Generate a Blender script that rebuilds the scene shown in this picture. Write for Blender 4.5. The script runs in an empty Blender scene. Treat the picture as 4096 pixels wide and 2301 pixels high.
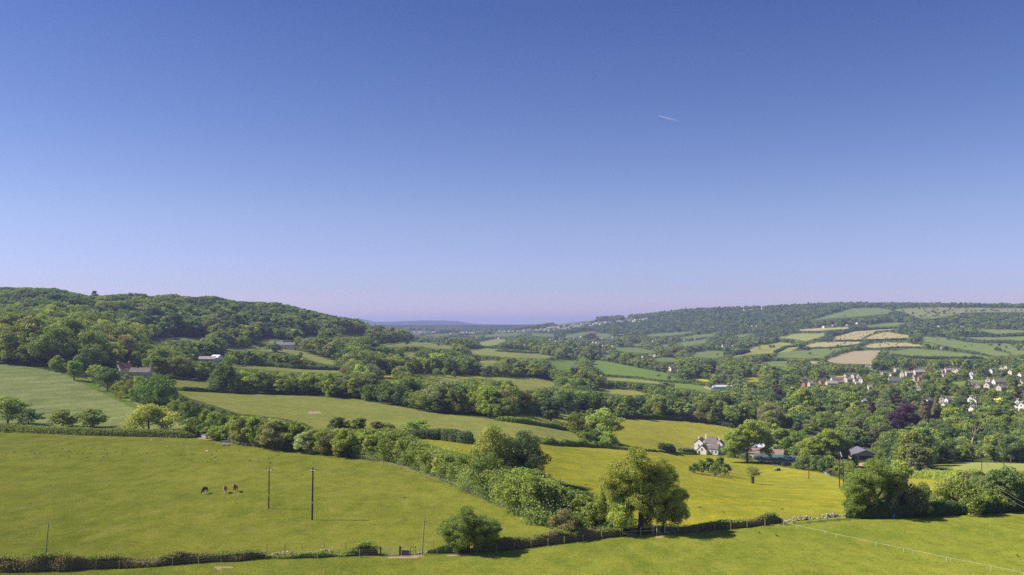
import bpy, bmesh, math, random
import numpy as np
from mathutils import Vector, Matrix, Euler

R = math.radians
C = bpy.context.scene.collection
scene = bpy.context.scene
rng = np.random.default_rng(7)
random.seed(7)

# ------------------------------------------------------------------ camera, sky, sun, exposure
F = 887.0                       # focal length in pixels of the 1024 wide picture
TH = R(2.42)                    # camera looks slightly up
ZC = 100.0                      # camera height above the datum; the paddock lies 36 m below it
cam_d = bpy.data.cameras.new('camera')
cam = bpy.data.objects.new('camera', cam_d)
C.objects.link(cam)
cam.location = (0, 0, ZC)
cam.rotation_euler = (R(90) + TH, 0, 0)
cam_d.sensor_width = 36
cam_d.lens = 36 * F / 1024
cam_d.clip_start = 1
cam_d.clip_end = 90000
scene.camera = cam

SUN_EL = R(43)
SUN_AZ = R(-88)                 # from the left, a touch beyond it
sun_dir = Vector((math.cos(SUN_EL) * math.sin(SUN_AZ), math.cos(SUN_EL) * math.cos(SUN_AZ), math.sin(SUN_EL)))
w = bpy.data.worlds.new('World')
scene.world = w
w.use_nodes = True
nt = w.node_tree
nt.nodes.clear()
out = nt.nodes.new('ShaderNodeOutputWorld')
bg = nt.nodes.new('ShaderNodeBackground')
sky = nt.nodes.new('ShaderNodeTexSky')
sky.sky_type = 'NISHITA'
sky.sun_disc = False
sky.sun_elevation = SUN_EL
sky.sun_rotation = SUN_AZ
sky.altitude = 200
sky.air_density = 1.0
sky.dust_density = 0.4
sky.ozone_density = 3.0
# the blue deepens with height above the horizon
geo = nt.nodes.new('ShaderNodeNewGeometry')
sep = nt.nodes.new('ShaderNodeSeparateXYZ')
ramp = nt.nodes.new('ShaderNodeValToRGB')
mul = nt.nodes.new('ShaderNodeMix')
mul.data_type = 'RGBA'
mul.blend_type = 'MULTIPLY'
mul.inputs[0].default_value = 1
neg = nt.nodes.new('ShaderNodeMath')
neg.operation = 'ABSOLUTE'
nt.links.new(geo.outputs['Incoming'], sep.inputs[0])
nt.links.new(sep.outputs['Z'], neg.inputs[0])
nt.links.new(neg.outputs[0], ramp.inputs[0])
cr = ramp.color_ramp
cr.elements[0].position = 0.0
cr.elements[0].color = (0.68, 0.57, 0.86, 1)
cr.elements[1].position = 1.0
cr.elements[1].color = (0.68, 0.68, 0.8, 1)
for p, c in ((0.04, (0.53, 0.485, 0.74)), (0.12, (0.53, 0.485, 0.64)), (0.22, (0.40, 0.40, 0.58)), (0.34, (0.28, 0.315, 0.525))):
    e = cr.elements.new(p)
    e.color = (*c, 1)
nt.links.new(sky.outputs[0], mul.inputs[6])
nt.links.new(ramp.outputs[0], mul.inputs[7])
nt.links.new(mul.outputs[2], bg.inputs[0])
bg.inputs[1].default_value = 0.106
nt.links.new(bg.outputs[0], out.inputs[0])

sl = bpy.data.lights.new('sun', 'SUN')
sl.energy = 4.6
sl.angle = R(0.5)
sl.color = (1.0, 0.93, 0.80)
so = bpy.data.objects.new('sun', sl)
C.objects.link(so)
so.location = (-300, 0, 500)
so.rotation_euler = sun_dir.to_track_quat('Z', 'Y').to_euler()

scene.view_settings.view_transform = 'Standard'
scene.view_settings.look = 'None'
scene.view_settings.gamma = 1
scene.view_settings.use_curve_mapping = False
scene.view_settings.exposure = 0.88
scene.render.engine = 'CYCLES'
cy = scene.cycles
cy.max_bounces = 5
cy.diffuse_bounces = 3
cy.glossy_bounces = 2
cy.transmission_bounces = 3
cy.volume_bounces = 0
cy.transparent_max_bounces = 4
cy.use_denoising = False
cy.sample_clamp_indirect = 4.0
scene.render.filter_size = 1.2
HAZE = True
HAZE_DENSITY = 1.05e-4

# ------------------------------------------------------------------ pixel <-> place
VS = 2576.0 / 1024.0            # the layout below was read off a 2576 wide copy of the photograph


def dirs(vx, vy):
    """a (X per metre of depth) and slope (Z per metre of depth) of the sight line through a layout point"""
    x = (vx / VS - 512.0) / F
    y = (287.5 - vy / VS) / F
    den = math.cos(TH) - y * math.sin(TH)
    return x / den, (math.sin(TH) + y * math.cos(TH)) / den


def project(X, Y, Z):
    """world arrays -> layout coordinates"""
    dz = Z - ZC
    fwd = Y * math.cos(TH) + dz * math.sin(TH)
    up = -Y * math.sin(TH) + dz * math.cos(TH)
    return (512.0 + F * X / fwd) * VS, (287.5 - F * up / fwd) * VS


def conv(x0, y0, s):
    k = 2576.0 / 4096.0
    return lambda pts: [((x0 + x / s) * k, (y0 + y / s) * k) for x, y in pts]


q1 = conv(0, 1100, 2.3336)
q2 = conv(1000, 1200, 2.3336)
q3 = conv(2000, 1150, 2.3336)
q4 = conv(3000, 1150, 2.334)
q5 = conv(0, 1680, 2.33)
q6 = conv(1000, 1680, 2.33)
q7 = conv(2000, 1680, 2.33)
q8 = conv(3000, 1680, 2.33)
qh = conv(3200, 1280, 5.152)
qv = conv(3150, 1400, 5.152)
qw = conv(3600, 1400, 5.167)
qm = conv(2300, 1240, 5.152)
qn = conv(2000, 1260, 6.44)
ql = conv(1600, 1260, 6.44)

# ------------------------------------------------------------------ the lie of the land
FAR_ = {6000: 325, 9000: 325.5, 22000: 325}
NEARP = {12: 325 + 31932 / 12, 30: 325 + 31932 / 30, 60: 325 + 31932 / 60, 100: 644, 133: 565}
TAB = {
    0: {166: 517, 200: 485, 250: 453, 300: 431, 350: 414, 400: 398, 450: 382, 500: 367, 600: 351, 700: 339, 800: 328, 900: 317, 1000: 307, 1100: 301, 1200: 299, 1400: 304, 2000: 312, 4000: 318},
    64: {166: 517, 200: 485, 250: 453, 300: 431, 350: 415, 400: 400, 450: 386, 500: 372, 600: 353, 700: 340, 800: 328, 900: 316, 1000: 306, 1100: 300, 1200: 298, 1400: 304, 2000: 312, 4000: 318},
    128: {166: 517, 200: 485, 250: 453, 300: 431, 350: 415, 400: 402, 450: 391, 500: 381, 600: 364, 700: 350, 800: 340, 900: 327, 1000: 316, 1100: 307, 1200: 303, 1300: 303, 1500: 308, 2000: 314, 4000: 320},
    192: {166: 517, 200: 485, 250: 453, 300: 431, 350: 414, 400: 403, 450: 395, 500: 387, 600: 372, 700: 358, 800: 347, 870: 339, 950: 332, 1050: 320, 1150: 311, 1250: 307, 1400: 308, 2000: 316, 4000: 322},
    256: {166: 517, 200: 485, 250: 453, 300: 432, 350: 416, 430: 402, 475: 396, 550: 386, 650: 372, 750: 360, 850: 351, 920: 343, 1000: 337, 1100: 325, 1200: 316, 1300: 311, 1400: 311, 1700: 318, 3000: 325},
    320: {166: 517, 200: 485, 250: 453, 300: 433, 350: 418, 430: 404, 475: 399, 550: 388, 650: 376, 800: 362, 900: 352, 1000: 344, 1080: 338, 1150: 332, 1250: 324, 1350: 320, 1450: 320, 1700: 327, 3000: 333},
    352: {166: 517, 200: 485, 250: 453, 300: 434, 350: 420, 430: 406, 475: 401, 550: 390, 650: 378, 800: 364, 900: 355, 1000: 347, 1100: 341, 1200: 336, 1300: 331, 1400: 328, 1500: 328, 1700: 334, 3000: 336},
    384: {166: 517, 200: 485, 250: 454, 300: 437, 350: 422, 430: 408, 475: 402, 550: 391, 650: 379, 800: 366, 900: 357, 1000: 351, 1100: 346, 1200: 342, 1350: 339, 1450: 338, 1600: 341, 2200: 342, 3000: 337, 4000: 332},
    416: {166: 517, 200: 485, 250: 455, 300: 439, 350: 425, 430: 411, 480: 404, 550: 394, 650: 382, 800: 369, 900: 361, 1000: 355, 1150: 349, 1300: 344, 1450: 342, 1600: 343, 2200: 343, 2700: 339, 3200: 335, 4000: 331},
    448: {166: 517, 200: 485, 250: 456, 300: 441, 350: 428, 430: 414, 480: 407, 560: 397, 650: 387, 800: 373, 900: 366, 1000: 360, 1150: 354, 1300: 349, 1500: 346, 1700: 346, 2200: 345, 2700: 341, 3200: 336, 3500: 333, 4200: 332},
    512: {166: 517, 200: 486, 250: 459, 300: 446, 350: 433, 430: 418, 480: 412, 560: 403, 650: 393, 800: 381, 900: 374, 1000: 368, 1200: 358, 1400: 352, 1600: 349, 1900: 347, 2300: 344, 2700: 340, 3200: 334, 3500: 331, 3800: 331, 4500: 331},
    576: {166: 517, 200: 489, 250: 467, 300: 454, 380: 441, 430: 431, 480: 425, 560: 414, 650: 404, 800: 391, 900: 384, 1000: 379, 1200: 369, 1400: 361, 1600: 355, 1900: 350, 2300: 345, 2700: 340, 3100: 333, 3400: 327, 3700: 323, 4000: 322, 4500: 324},
    640: {166: 517, 200: 492, 250: 474, 300: 463, 380: 450, 440: 444, 480: 436, 560: 423, 650: 411, 800: 396, 900: 389, 1000: 382, 1200: 371, 1400: 363, 1600: 357, 1900: 351, 2300: 345, 2700: 339, 3000: 332, 3300: 325, 3600: 319, 4000: 317, 4500: 319},
    704: {166: 517, 200: 496, 250: 483, 300: 475, 373: 467, 443: 459, 500: 447, 560: 433, 620: 420, 700: 408, 800: 399, 900: 391, 1000: 384, 1200: 374, 1400: 366, 1600: 359, 1900: 351, 2300: 343, 2700: 335, 3000: 328, 3300: 319, 3600: 312, 4000: 311, 4500: 314},
    768: {166: 517, 200: 500, 250: 491, 300: 485, 373: 475, 443: 460, 500: 449, 560: 439, 650: 424, 740: 411, 850: 402, 1000: 388, 1200: 375, 1400: 366, 1600: 359, 1900: 350, 2300: 340, 2700: 328, 3000: 320, 3300: 313, 3600: 309, 4000: 311},
    832: {166: 517, 200: 501, 250: 492, 300: 486, 373: 474, 443: 462, 500: 454, 600: 436, 740: 410, 850: 395, 1000: 383, 1200: 372, 1400: 364, 1600: 357, 1900: 346, 2200: 336, 2600: 322, 3000: 313, 3300: 308, 3600: 306, 4000: 308},
    896: {166: 517, 200: 500, 250: 491, 300: 484, 373: 474, 443: 465, 500: 454, 600: 431, 740: 406, 850: 387, 1000: 377, 1200: 370, 1400: 362, 1600: 354, 1800: 347, 2000: 340, 2300: 330, 2600: 320, 3000: 311, 3300: 307, 3600: 306, 4000: 308},
    960: {166: 517, 200: 497, 250: 486, 300: 479, 373: 472, 443: 464, 500: 453, 600: 430, 740: 406, 850: 389, 1000: 378, 1200: 369, 1400: 360, 1600: 352, 1800: 345, 2000: 338, 2300: 328, 2600: 317, 2900: 310, 3200: 307, 4000: 309},
    1024: {166: 518, 200: 494, 250: 483, 300: 477, 373: 470, 443: 461, 500: 449, 600: 426, 740: 402, 850: 387, 1000: 374, 1200: 365, 1400: 357, 1600: 350, 1800: 343, 2000: 336, 2300: 326, 2600: 316, 2900: 310, 3200: 308, 4000: 310},
}


def pchip(x, y, xi):
    x = np.asarray(x, float)
    y = np.asarray(y, float)
    h = np.diff(x)
    d = np.diff(y) / h
    m = np.zeros_like(x)
    m[0], m[-1] = d[0], d[-1]
    for i in range(1, len(x) - 1):
        if d[i - 1] * d[i] > 0:
            w1, w2 = 2 * h[i] + h[i - 1], h[i] + 2 * h[i - 1]
            m[i] = (w1 + w2) / (w1 / d[i - 1] + w2 / d[i])
    xi = np.clip(xi, x[0], x[-1])
    k = np.clip(np.searchsorted(x, xi) - 1, 0, len(h) - 1)
    t = (xi - x[k]) / h[k]
    return (y[k] * (2 * t**3 - 3 * t**2 + 1) + h[k] * m[k] * (t**3 - 2 * t**2 + t)
            + y[k + 1] * (-2 * t**3 + 3 * t**2) + h[k] * m[k + 1] * (t**3 - t**2))


D = np.concatenate([np.geomspace(12, 95, 14)[:-1], np.geomspace(95, 4600, 560), np.geomspace(4600, 8500, 24)[1:], np.geomspace(8500, 14000, 36)[1:], np.geomspace(14000, 16000, 3)[1:]])
U = np.concatenate([-60 - np.geomspace(840, 6, 26), np.linspace(-60, 1084, 515), 1084 + np.geomspace(6, 840, 26)])
lD = np.log(D)
cols = sorted(TAB)
ygrid = []
for c in cols:
    t = dict(NEARP)
    t.update(TAB[c])
    t.update(FAR_)
    ks = sorted(t)
    ygrid.append(pchip(np.log(ks), [t[k] for k in ks], lD))
ygrid = np.array(ygrid)                                  # columns x depths (picture height)
yp = (287.5 - ygrid) / F
SG = (math.sin(TH) + yp * math.cos(TH)) / (math.cos(TH) - yp * math.sin(TH))
SU = np.empty((len(U), len(D)))
for j in range(len(D)):
    SU[:, j] = pchip(cols, SG[:, j], U)
ker = np.exp(-0.5 * (np.arange(-9, 10) / 4.0)**2)
ker /= ker.sum()
pad = np.pad(SU, ((9, 9), (0, 0)), mode='edge')
SU = sum(ker[k] * pad[k:k + len(U)] for k in range(19))


def ridge(u, pts):
    return np.interp(u, [p[0] for p in pts], [p[1] for p in pts])


# far plateau hills beyond the vale
hill_top = ridge(U, [(-900, 325), (250, 322), (340, 320), (352, 318.6), (364, 319.3), (374, 321.6), (392, 321.8), (400, 321.2), (412, 320.8), (420, 320.4), (448, 320.6), (460, 321.4), (470, 323.2), (482, 324.2), (500, 324.4), (520, 324.4), (560, 324.6), (600, 324.6), (1900, 325)])
hs = (math.sin(TH) + (287.5 - hill_top) / F * math.cos(TH)) / (math.cos(TH) - (287.5 - hill_top) / F * math.sin(TH))
rampd = np.clip((D - 8500) / 2800.0, 0, 1)
rampd = rampd * rampd * (3 - 2 * rampd)
fall = np.clip((D - 14500) / 6000.0, 0, 1)
for j in range(len(D)):
    if D[j] > 5200:
        low = -0.0040 * (9000.0 / D[j]) if D[j] > 6000 else SU[:, j]
        SU[:, j] = low * (1 - rampd[j]) + hs * rampd[j] - fall[j] * 0.004


def vnoise(x, y, seed=0):
    """smooth value noise on arrays"""
    xi, yi = np.floor(x).astype(np.int64), np.floor(y).astype(np.int64)
    xf, yf = x - xi, y - yi

    def h(a, b):
        n = (a * 374761393 + b * 668265263 + seed * 974711) & 0xffffffff
        n = ((n ^ (n >> 13)) * 1274126177) & 0xffffffff
        return ((n ^ (n >> 16)) & 0xffff) / 65535.0
    sx, sy = xf * xf * (3 - 2 * xf), yf * yf * (3 - 2 * yf)
    return ((h(xi, yi) * (1 - sx) + h(xi + 1, yi) * sx) * (1 - sy) + (h(xi, yi + 1) * (1 - sx) + h(xi + 1, yi + 1) * sx) * sy)


AU = (U - 512.0) / F
GX = AU[:, None] * D[None, :]
GY = np.broadcast_to(D[None, :], GX.shape).copy()
GZ = ZC + SU * D[None, :]
GZ += (vnoise(GX / 60, GY / 60, 1) - .5) * np.clip((GY - 500) / 1500, 0, 1.5) * 2.0
GZ += (vnoise(GX / 17, GY / 17, 2) - .5) * 0.25
SU = (GZ - ZC) / D[None, :]
PVX, PVY = project(GX, GY, GZ)
ENV = np.maximum.accumulate(SU, axis=1)                  # what is hidden behind nearer ground


def ground(x, y):
    """height of the land at world x, y (arrays or numbers)"""
    x = np.asarray(x, float)
    y = np.maximum(np.asarray(y, float), D[0] + .01)
    a = x / y
    iu = np.clip(np.searchsorted(AU, a) - 1, 0, len(AU) - 2)
    jd = np.clip(np.searchsorted(D, y) - 1, 0, len(D) - 2)
    tu = np.clip((a - AU[iu]) / (AU[iu + 1] - AU[iu]), 0, 1)
    td = np.clip((y - D[jd]) / (D[jd + 1] - D[jd]), 0, 1)
    return ((GZ[iu, jd] * (1 - tu) + GZ[iu + 1, jd] * tu) * (1 - td) + (GZ[iu, jd + 1] * (1 - tu) + GZ[iu + 1, jd + 1] * tu) * td)


def P(vx, vy):
    """the place on the land seen at a layout point"""
    a, s = dirs(vx, vy)
    iu = int(np.clip(np.searchsorted(AU, a) - 1, 0, len(AU) - 2))
    tu = min(1, max(0, (a - AU[iu]) / (AU[iu + 1] - AU[iu])))
    prof = SU[iu] * (1 - tu) + SU[iu + 1] * tu
    k = np.nonzero(prof >= s)[0]
    if len(k) == 0:
        j = int(np.argmax(prof[:560]))
        d = D[j]
    else:
        j = max(1, int(k[0]))
        t = (s - prof[j - 1]) / max(1e-9, prof[j] - prof[j - 1])
        d = D[j - 1] + t * (D[j] - D[j - 1])
    return Vector((a * d, d, float(ground(a * d, d))))


def M(px_view, d):
    """metres of a length in layout pixels at depth d"""
    return px_view / VS / F * d


# ------------------------------------------------------------------ materials
def new_mat(name):
    m = bpy.data.materials.new(name)
    m.use_nodes = True
    n = m.node_tree
    n.nodes.clear()
    o = n.nodes.new('ShaderNodeOutputMaterial')
    return m, n, o


def N(n, t, **kw):
    nd = n.nodes.new(t)
    for k, v in kw.items():
        setattr(nd, k, v)
    return nd


def noise(n, scale, detail=3, rough=.6, vec=None, sc=None):
    t = N(n, 'ShaderNodeTexNoise')
    t.inputs['Scale'].default_value = scale
    t.inputs['Detail'].default_value = detail
    t.inputs['Roughness'].default_value = rough
    if vec is not None:
        if sc:
            mp = N(n, 'ShaderNodeMapping')
            mp.inputs['Scale'].default_value = sc
            n.links.new(vec, mp.inputs[0])
            vec = mp.outputs[0]
        n.links.new(vec, t.inputs['Vector'])
    return t.outputs['Fac']


def rmp(n, fac, stops):
    r = N(n, 'ShaderNodeValToRGB')
    e = r.color_ramp.elements
    e[0].position, e[0].color = stops[0][0], (*stops[0][1], 1)
    e[1].position, e[1].color = stops[-1][0], (*stops[-1][1], 1)
    for p, c in stops[1:-1]:
        x = e.new(p)
        x.color = (*c, 1)
    n.links.new(fac, r.inputs[0])
    return r.outputs[0]


def mix(n, fac, a, b, mode='MIX'):
    m = N(n, 'ShaderNodeMix', data_type='RGBA', blend_type=mode)
    for sock, v in ((m.inputs[0], fac), (m.inputs[6], a), (m.inputs[7], b)):
        if isinstance(v, (int, float)):
            sock.default_value = v
        elif isinstance(v, tuple):
            sock.default_value = (*v, 1)
        else:
            n.links.new(v, sock)
    return m.outputs[2]


def field_mat(name, dark, light, dry=None, fleck=None, fleck_amt=.5, stripe=None, rough_scale=1.0, contrast=1.0, tuft=0):
    m, n, o = new_mat(name)
    g = N(n, 'ShaderNodeNewGeometry').outputs['Position']
    b = N(n, 'ShaderNodeBsdfDiffuse')
    b.inputs['Roughness'].default_value = .8
    big = noise(n, .025, 5, .6, g)
    mid = noise(n, .22 * rough_scale, 5, .7, g, (1, .6, 1))
    fine = noise(n, 2.3 * rough_scale, 4, .8, g)
    a = N(n, 'ShaderNodeMath', operation='MULTIPLY_ADD')
    n.links.new(fine, a.inputs[0])
    a.inputs[1].default_value = 1.0 * contrast
    n.links.new(mid, a.inputs[2])
    a2 = N(n, 'ShaderNodeMath', operation='MULTIPLY_ADD')
    n.links.new(big, a2.inputs[0])
    a2.inputs[1].default_value = .6
    n.links.new(a.outputs[0], a2.inputs[2])
    mid_c = tuple((x + y) / 2 for x, y in zip(dark, light))
    c = rmp(n, a2.outputs[0], [(.78, dark), (1.05 - .1, mid_c), (1.0, light)]) if False else None
    sc = N(n, 'ShaderNodeMapRange')
    n.links.new(a2.outputs[0], sc.inputs[0])
    half = .26
    ctr = .5 + .5 * contrast + .3
    sc.inputs[1].default_value = ctr - half
    sc.inputs[2].default_value = ctr + half
    c = rmp(n, sc.outputs[0], [(0, dark), (.5, mid_c), (1, light)])
    if tuft:
        tn_ = noise(n, .75, 5, .75, g, (.55, 1.5, 1))
        tf = rmp(n, tn_, [(.53, (0, 0, 0)), (.70, (tuft, tuft, tuft))])
        c = mix(n, tf, c, tuple(x * .42 for x in dark))
    if dry:
        dn = noise(n, .30, 6, .8, g, (1, .5, 1))
        df = rmp(n, dn, [(.52, (0, 0, 0)), (.70, (.55, .55, .55))])
        c = mix(n, df, c, dry)
    if fleck:
        fn = noise(n, .05, 6, .8, g, (.7, 1.2, 1))
        ff = noise(n, 2.5, 3, .8, g)
        s = N(n, 'ShaderNodeMath', operation='MULTIPLY_ADD')
        n.links.new(ff, s.inputs[0])
        s.inputs[1].default_value = .5
        n.links.new(fn, s.inputs[2])
        th = 1.0 - .23 * fleck_amt
        f2 = rmp(n, s.outputs[0], [(th - .04, (0, 0, 0)), (min(1, th + .08), (.62, .62, .62))])
        c = mix(n, f2, c, fleck)
    if stripe:
        ang, wid, col, amt = stripe
        mp = N(n, 'ShaderNodeMapping')
        mp.inputs['Rotation'].default_value = (0, 0, R(ang))
        n.links.new(g, mp.inputs[0])
        wv = N(n, 'ShaderNodeTexWave')
        wv.inputs['Scale'].default_value = .314 / wid
        wv.inputs['Distortion'].default_value = 1.5
        wv.inputs['Detail'].default_value = 2
        wv.inputs['Detail Scale'].default_value = .3
        n.links.new(mp.outputs[0], wv.inputs[0])
        f3 = N(n, 'ShaderNodeMath', operation='MULTIPLY')
        n.links.new(wv.outputs['Fac'], f3.inputs[0])
        f3.inputs[1].default_value = amt
        c = mix(n, f3.outputs[0], c, col)
    n.links.new(c, b.inputs[0])
    bp = N(n, 'ShaderNodeBump')
    bp.inputs['Strength'].default_value = .8
    bp.inputs['Distance'].default_value = .35
    n.links.new(fine, bp.inputs['Height'])
    n.links.new(bp.outputs[0], b.inputs['Normal'])
    n.links.new(b.outputs[0], o.inputs[0])
    return m


def plain_mat(name, col, col2=None, scale=2.0, rough=.8, bump=0, metal=0, spec=.3):
    m, n, o = new_mat(name)
    b = N(n, 'ShaderNodeBsdfPrincipled')
    b.inputs['Roughness'].default_value = rough
    b.inputs['Metallic'].default_value = metal
    b.inputs['Specular IOR Level'].default_value = spec
    t = N(n, 'ShaderNodeTexCoord').outputs['Object']
    f = noise(n, scale, 5, .65, t)
    c2 = col2 or tuple(x * .7 for x in col)
    c = rmp(n, f, [(.35, c2), (.65, col)])
    n.links.new(c, b.inputs['Base Color'])
    if bump:
        bp = N(n, 'ShaderNodeBump')
        bp.inputs['Strength'].default_value = bump
        bp.inputs['Distance'].default_value = .05
        n.links.new(f, bp.inputs['Height'])
        n.links.new(bp.outputs[0], b.inputs['Normal'])
    n.links.new(b.outputs[0], o.inputs[0])
    return m


def leaf_mat(name, source, base=None):
    """foliage: the tint comes from the object colour, from the scatter point or is fixed; each clump and leaf varies a little"""
    m, n, o = new_mat(name)
    if source == 'object':
        tint = N(n, 'ShaderNodeObjectInfo').outputs['Color']
    elif source == 'instance':
        at = N(n, 'ShaderNodeAttribute', attribute_type='INSTANCER', attribute_name='tint')
        tint = at.outputs['Color']
    v = N(n, 'ShaderNodeAttribute', attribute_type='GEOMETRY', attribute_name='leafvar').outputs['Fac']
    br = rmp(n, v, [(0, (.55, .55, .55)), (.5, (.95, .95, .9)), (1, (1.0, 1.0, 1.0))])
    hue = rmp(n, v, [(0, (.8, .95, 1.0)), (1, (1.0, 1.0, .8))])
    c = mix(n, 1.0, tint, br, 'MULTIPLY')
    c = mix(n, 1.0, c, hue, 'MULTIPLY')
    c3 = mix(n, 1.0, c, (2.5, 2.3, 2.0), 'MULTIPLY')
    d = N(n, 'ShaderNodeBsdfPrincipled')
    d.inputs['Roughness'].default_value = .55
    d.inputs['Specular IOR Level'].default_value = .25
    t = N(n, 'ShaderNodeBsdfTranslucent')
    n.links.new(c3, d.inputs['Base Color'])
    n.links.new(mix(n, 1.0, c3, (1.0, 1.1, .35), 'MULTIPLY'), t.inputs[0])
    ms = N(n, 'ShaderNodeMixShader')
    ms.inputs[0].default_value = .28
    n.links.new(d.outputs[0], ms.inputs[1])
    n.links.new(t.outputs[0], ms.inputs[2])
    n.links.new(ms.outputs[0], o.inputs[0])
    return m


MAT = {}
MAT['leaf'] = leaf_mat('foliage', 'object')
MAT['leaf_i'] = leaf_mat('foliage scattered', 'instance')
MAT['bark'] = plain_mat('bark', (.13, .10, .075), (.06, .045, .035), 6, .9, .5)
MAT['ivybark'] = plain_mat('ivy covered bark', (.05, .075, .02), (.12, .09, .06), 2.2, .9, .5)
MAT['deadwood'] = plain_mat('bleached wood', (.52, .42, .32), (.30, .24, .19), 3, .9, .3)
MAT['cream'] = plain_mat('cream stone wall', (.76, .68, .56), (.62, .54, .44), .5, .9)
MAT['stone_wall'] = plain_mat('limestone wall', (.60, .51, .41), (.45, .38, .31), .9, .9, .3)
MAT['render_white'] = plain_mat('cream painted wall', (.86, .81, .74), (.76, .70, .62), .5, .85)
MAT['white'] = plain_mat('white paint', (.80, .80, .78), (.70, .70, .68), 1, .6)
MAT['brick'] = plain_mat('orange red brick', (.48, .20, .14), (.36, .15, .11), 2, .9)
MAT['tile'] = plain_mat('stone tile roof', (.20, .17, .15), (.12, .10, .09), .8, .9, .4)
MAT['tile_b'] = plain_mat('pale stone tile roof', (.36, .30, .25), (.24, .20, .17), .8, .9, .4)
MAT['tile_red'] = plain_mat('clay tile roof', (.26, .12, .10), (.17, .085, .075), 1.2, .9, .4)
MAT['tile_pink'] = plain_mat('faded clay tile roof', (.26, .19, .155), (.17, .125, .105), 1.2, .9, .4)
MAT['slate'] = plain_mat('blue grey slate', (.17, .16, .19), (.11, .10, .13), .8, .7, .2)
MAT['green_sheet'] = plain_mat('green painted sheet', (.085, .13, .12), (.06, .095, .09), .5, .5)
MAT['grey_sheet'] = plain_mat('pale grey sheet', (.55, .57, .62), (.42, .44, .50), .4, .5)
MAT['dark'] = plain_mat('dark opening', (.012, .011, .012), (.02, .018, .018), 1, .9)  # near-black paint in place of the shade inside barns
MAT['glass'] = plain_mat('window glass', (.03, .035, .045), (.05, .05, .06), 1, .12, spec=.6)
MAT['timber_dark'] = plain_mat('creosoted timber', (.055, .032, .024), (.028, .018, .015), 5, .85)
MAT['timber_grey'] = plain_mat('weathered timber', (.38, .32, .19), (.24, .20, .12), 5, .9)
MAT['timber_green'] = plain_mat('algae tinted timber', (.30, .30, .14), (.18, .19, .09), 3, .9)
MAT['timber_rail'] = plain_mat('pale fence rail', (.48, .40, .28), (.33, .27, .19), 5, .9)
MAT['metal'] = plain_mat('galvanised steel', (.34, .36, .37), (.24, .26, .27), 6, .7)
MAT['wire'] = plain_mat('wire', (.26, .27, .24), (.18, .19, .17), 6, .8)
MAT['tape'] = plain_mat('white fence tape', (.62, .64, .52), (.50, .52, .40), 4, .6)
MAT['ceramic'] = plain_mat('brown ceramic', (.12, .05, .035), (.08, .035, .03), 6, .3)
MAT['stone'] = plain_mat('loose limestone', (.50, .43, .34), (.30, .26, .21), 2.5, .95, .5)
MAT['stone_dark'] = plain_mat('lichened limestone', (.30, .27, .22), (.18, .16, .13), 2.5, .95, .5)
MAT['trough'] = plain_mat('grey metal trough', (.12, .11, .115), (.08, .075, .08), 4, .8)
MAT['yellow'] = plain_mat('yellow plate', (.85, .70, .12), (.75, .6, .1), 4, .5)
MAT['blue'] = plain_mat('blue plastic', (.12, .30, .75), (.10, .25, .65), 4, .4)
MAT['teal'] = plain_mat('teal paint', (.06, .22, .24), (.04, .15, .17), 4, .4)
MAT['red'] = plain_mat('red paint', (.55, .04, .03), (.4, .03, .025), 4, .3)
MAT['rubber'] = plain_mat('black rubber', (.02, .02, .02), (.03, .03, .03), 4, .8)
MAT['horse_black'] = plain_mat('dark bay coat', (.030, .014, .012), (.05, .02, .016), 3, .55)
MAT['horse_bay'] = plain_mat('bay coat', (.27, .085, .035), (.17, .05, .025), 2, .55)
MAT['horse_chestnut'] = plain_mat('chestnut coat', (.36, .13, .05), (.25, .08, .035), 2, .55)
MAT['mane'] = plain_mat('black hair', (.015, .012, .012), (.03, .02, .018), 8, .7)
MAT['sock'] = plain_mat('white hair', (.75, .72, .66), (.6, .56, .5), 8, .7)
MAT['feather'] = plain_mat('black feathers', (.014, .013, .016), (.02, .02, .024), 8, .5)
MAT['fleece'] = plain_mat('white fleece', (.72, .68, .58), (.6, .56, .47), 6, .9)
MAT['bale'] = plain_mat('wrapped bale', (.10, .09, .06), (.06, .055, .04), 3, .8)
MAT['contrail'] = plain_mat('ice trail', (.8, .82, .85), (.8, .82, .85), 1, .9)


# ------------------------------------------------------------------ object helpers
def mk_mesh(name, V, Fc, mats, midx=None, smooth=False, attr=None):
    V = np.asarray(V, np.float32)
    me = bpy.data.meshes.new(name)
    me.vertices.add(len(V))
    me.vertices.foreach_set('co', V.ravel())
    if isinstance(Fc, np.ndarray):
        n, k = Fc.shape
        me.loops.add(n * k)
        me.loops.foreach_set('vertex_index', Fc.astype(np.int32).ravel())
        me.polygons.add(n)
        me.polygons.foreach_set('loop_start', np.arange(0, n * k, k, dtype=np.int32))
    else:
        n = len(Fc)
        st, tot = [], 0
        for f in Fc:
            st.append(tot)
            tot += len(f)
        me.loops.add(tot)
        me.loops.foreach_set('vertex_index', np.array([i for f in Fc for i in f], np.int32))
        me.polygons.add(n)
        me.polygons.foreach_set('loop_start', np.array(st, np.int32))
    for m in mats:
        me.materials.append(MAT[m] if isinstance(m, str) else m)
    if midx is not None:
        me.polygons.foreach_set('material_index', np.asarray(midx, np.int32))
    if attr is not None:
        a = me.attributes.new('leafvar', 'FLOAT', 'FACE')
        a.data.foreach_set('value', np.asarray(attr, np.float32))
    me.update(calc_edges=True)
    me.polygons.foreach_set('use_smooth', np.full(n, bool(smooth)))
    return me


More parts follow.
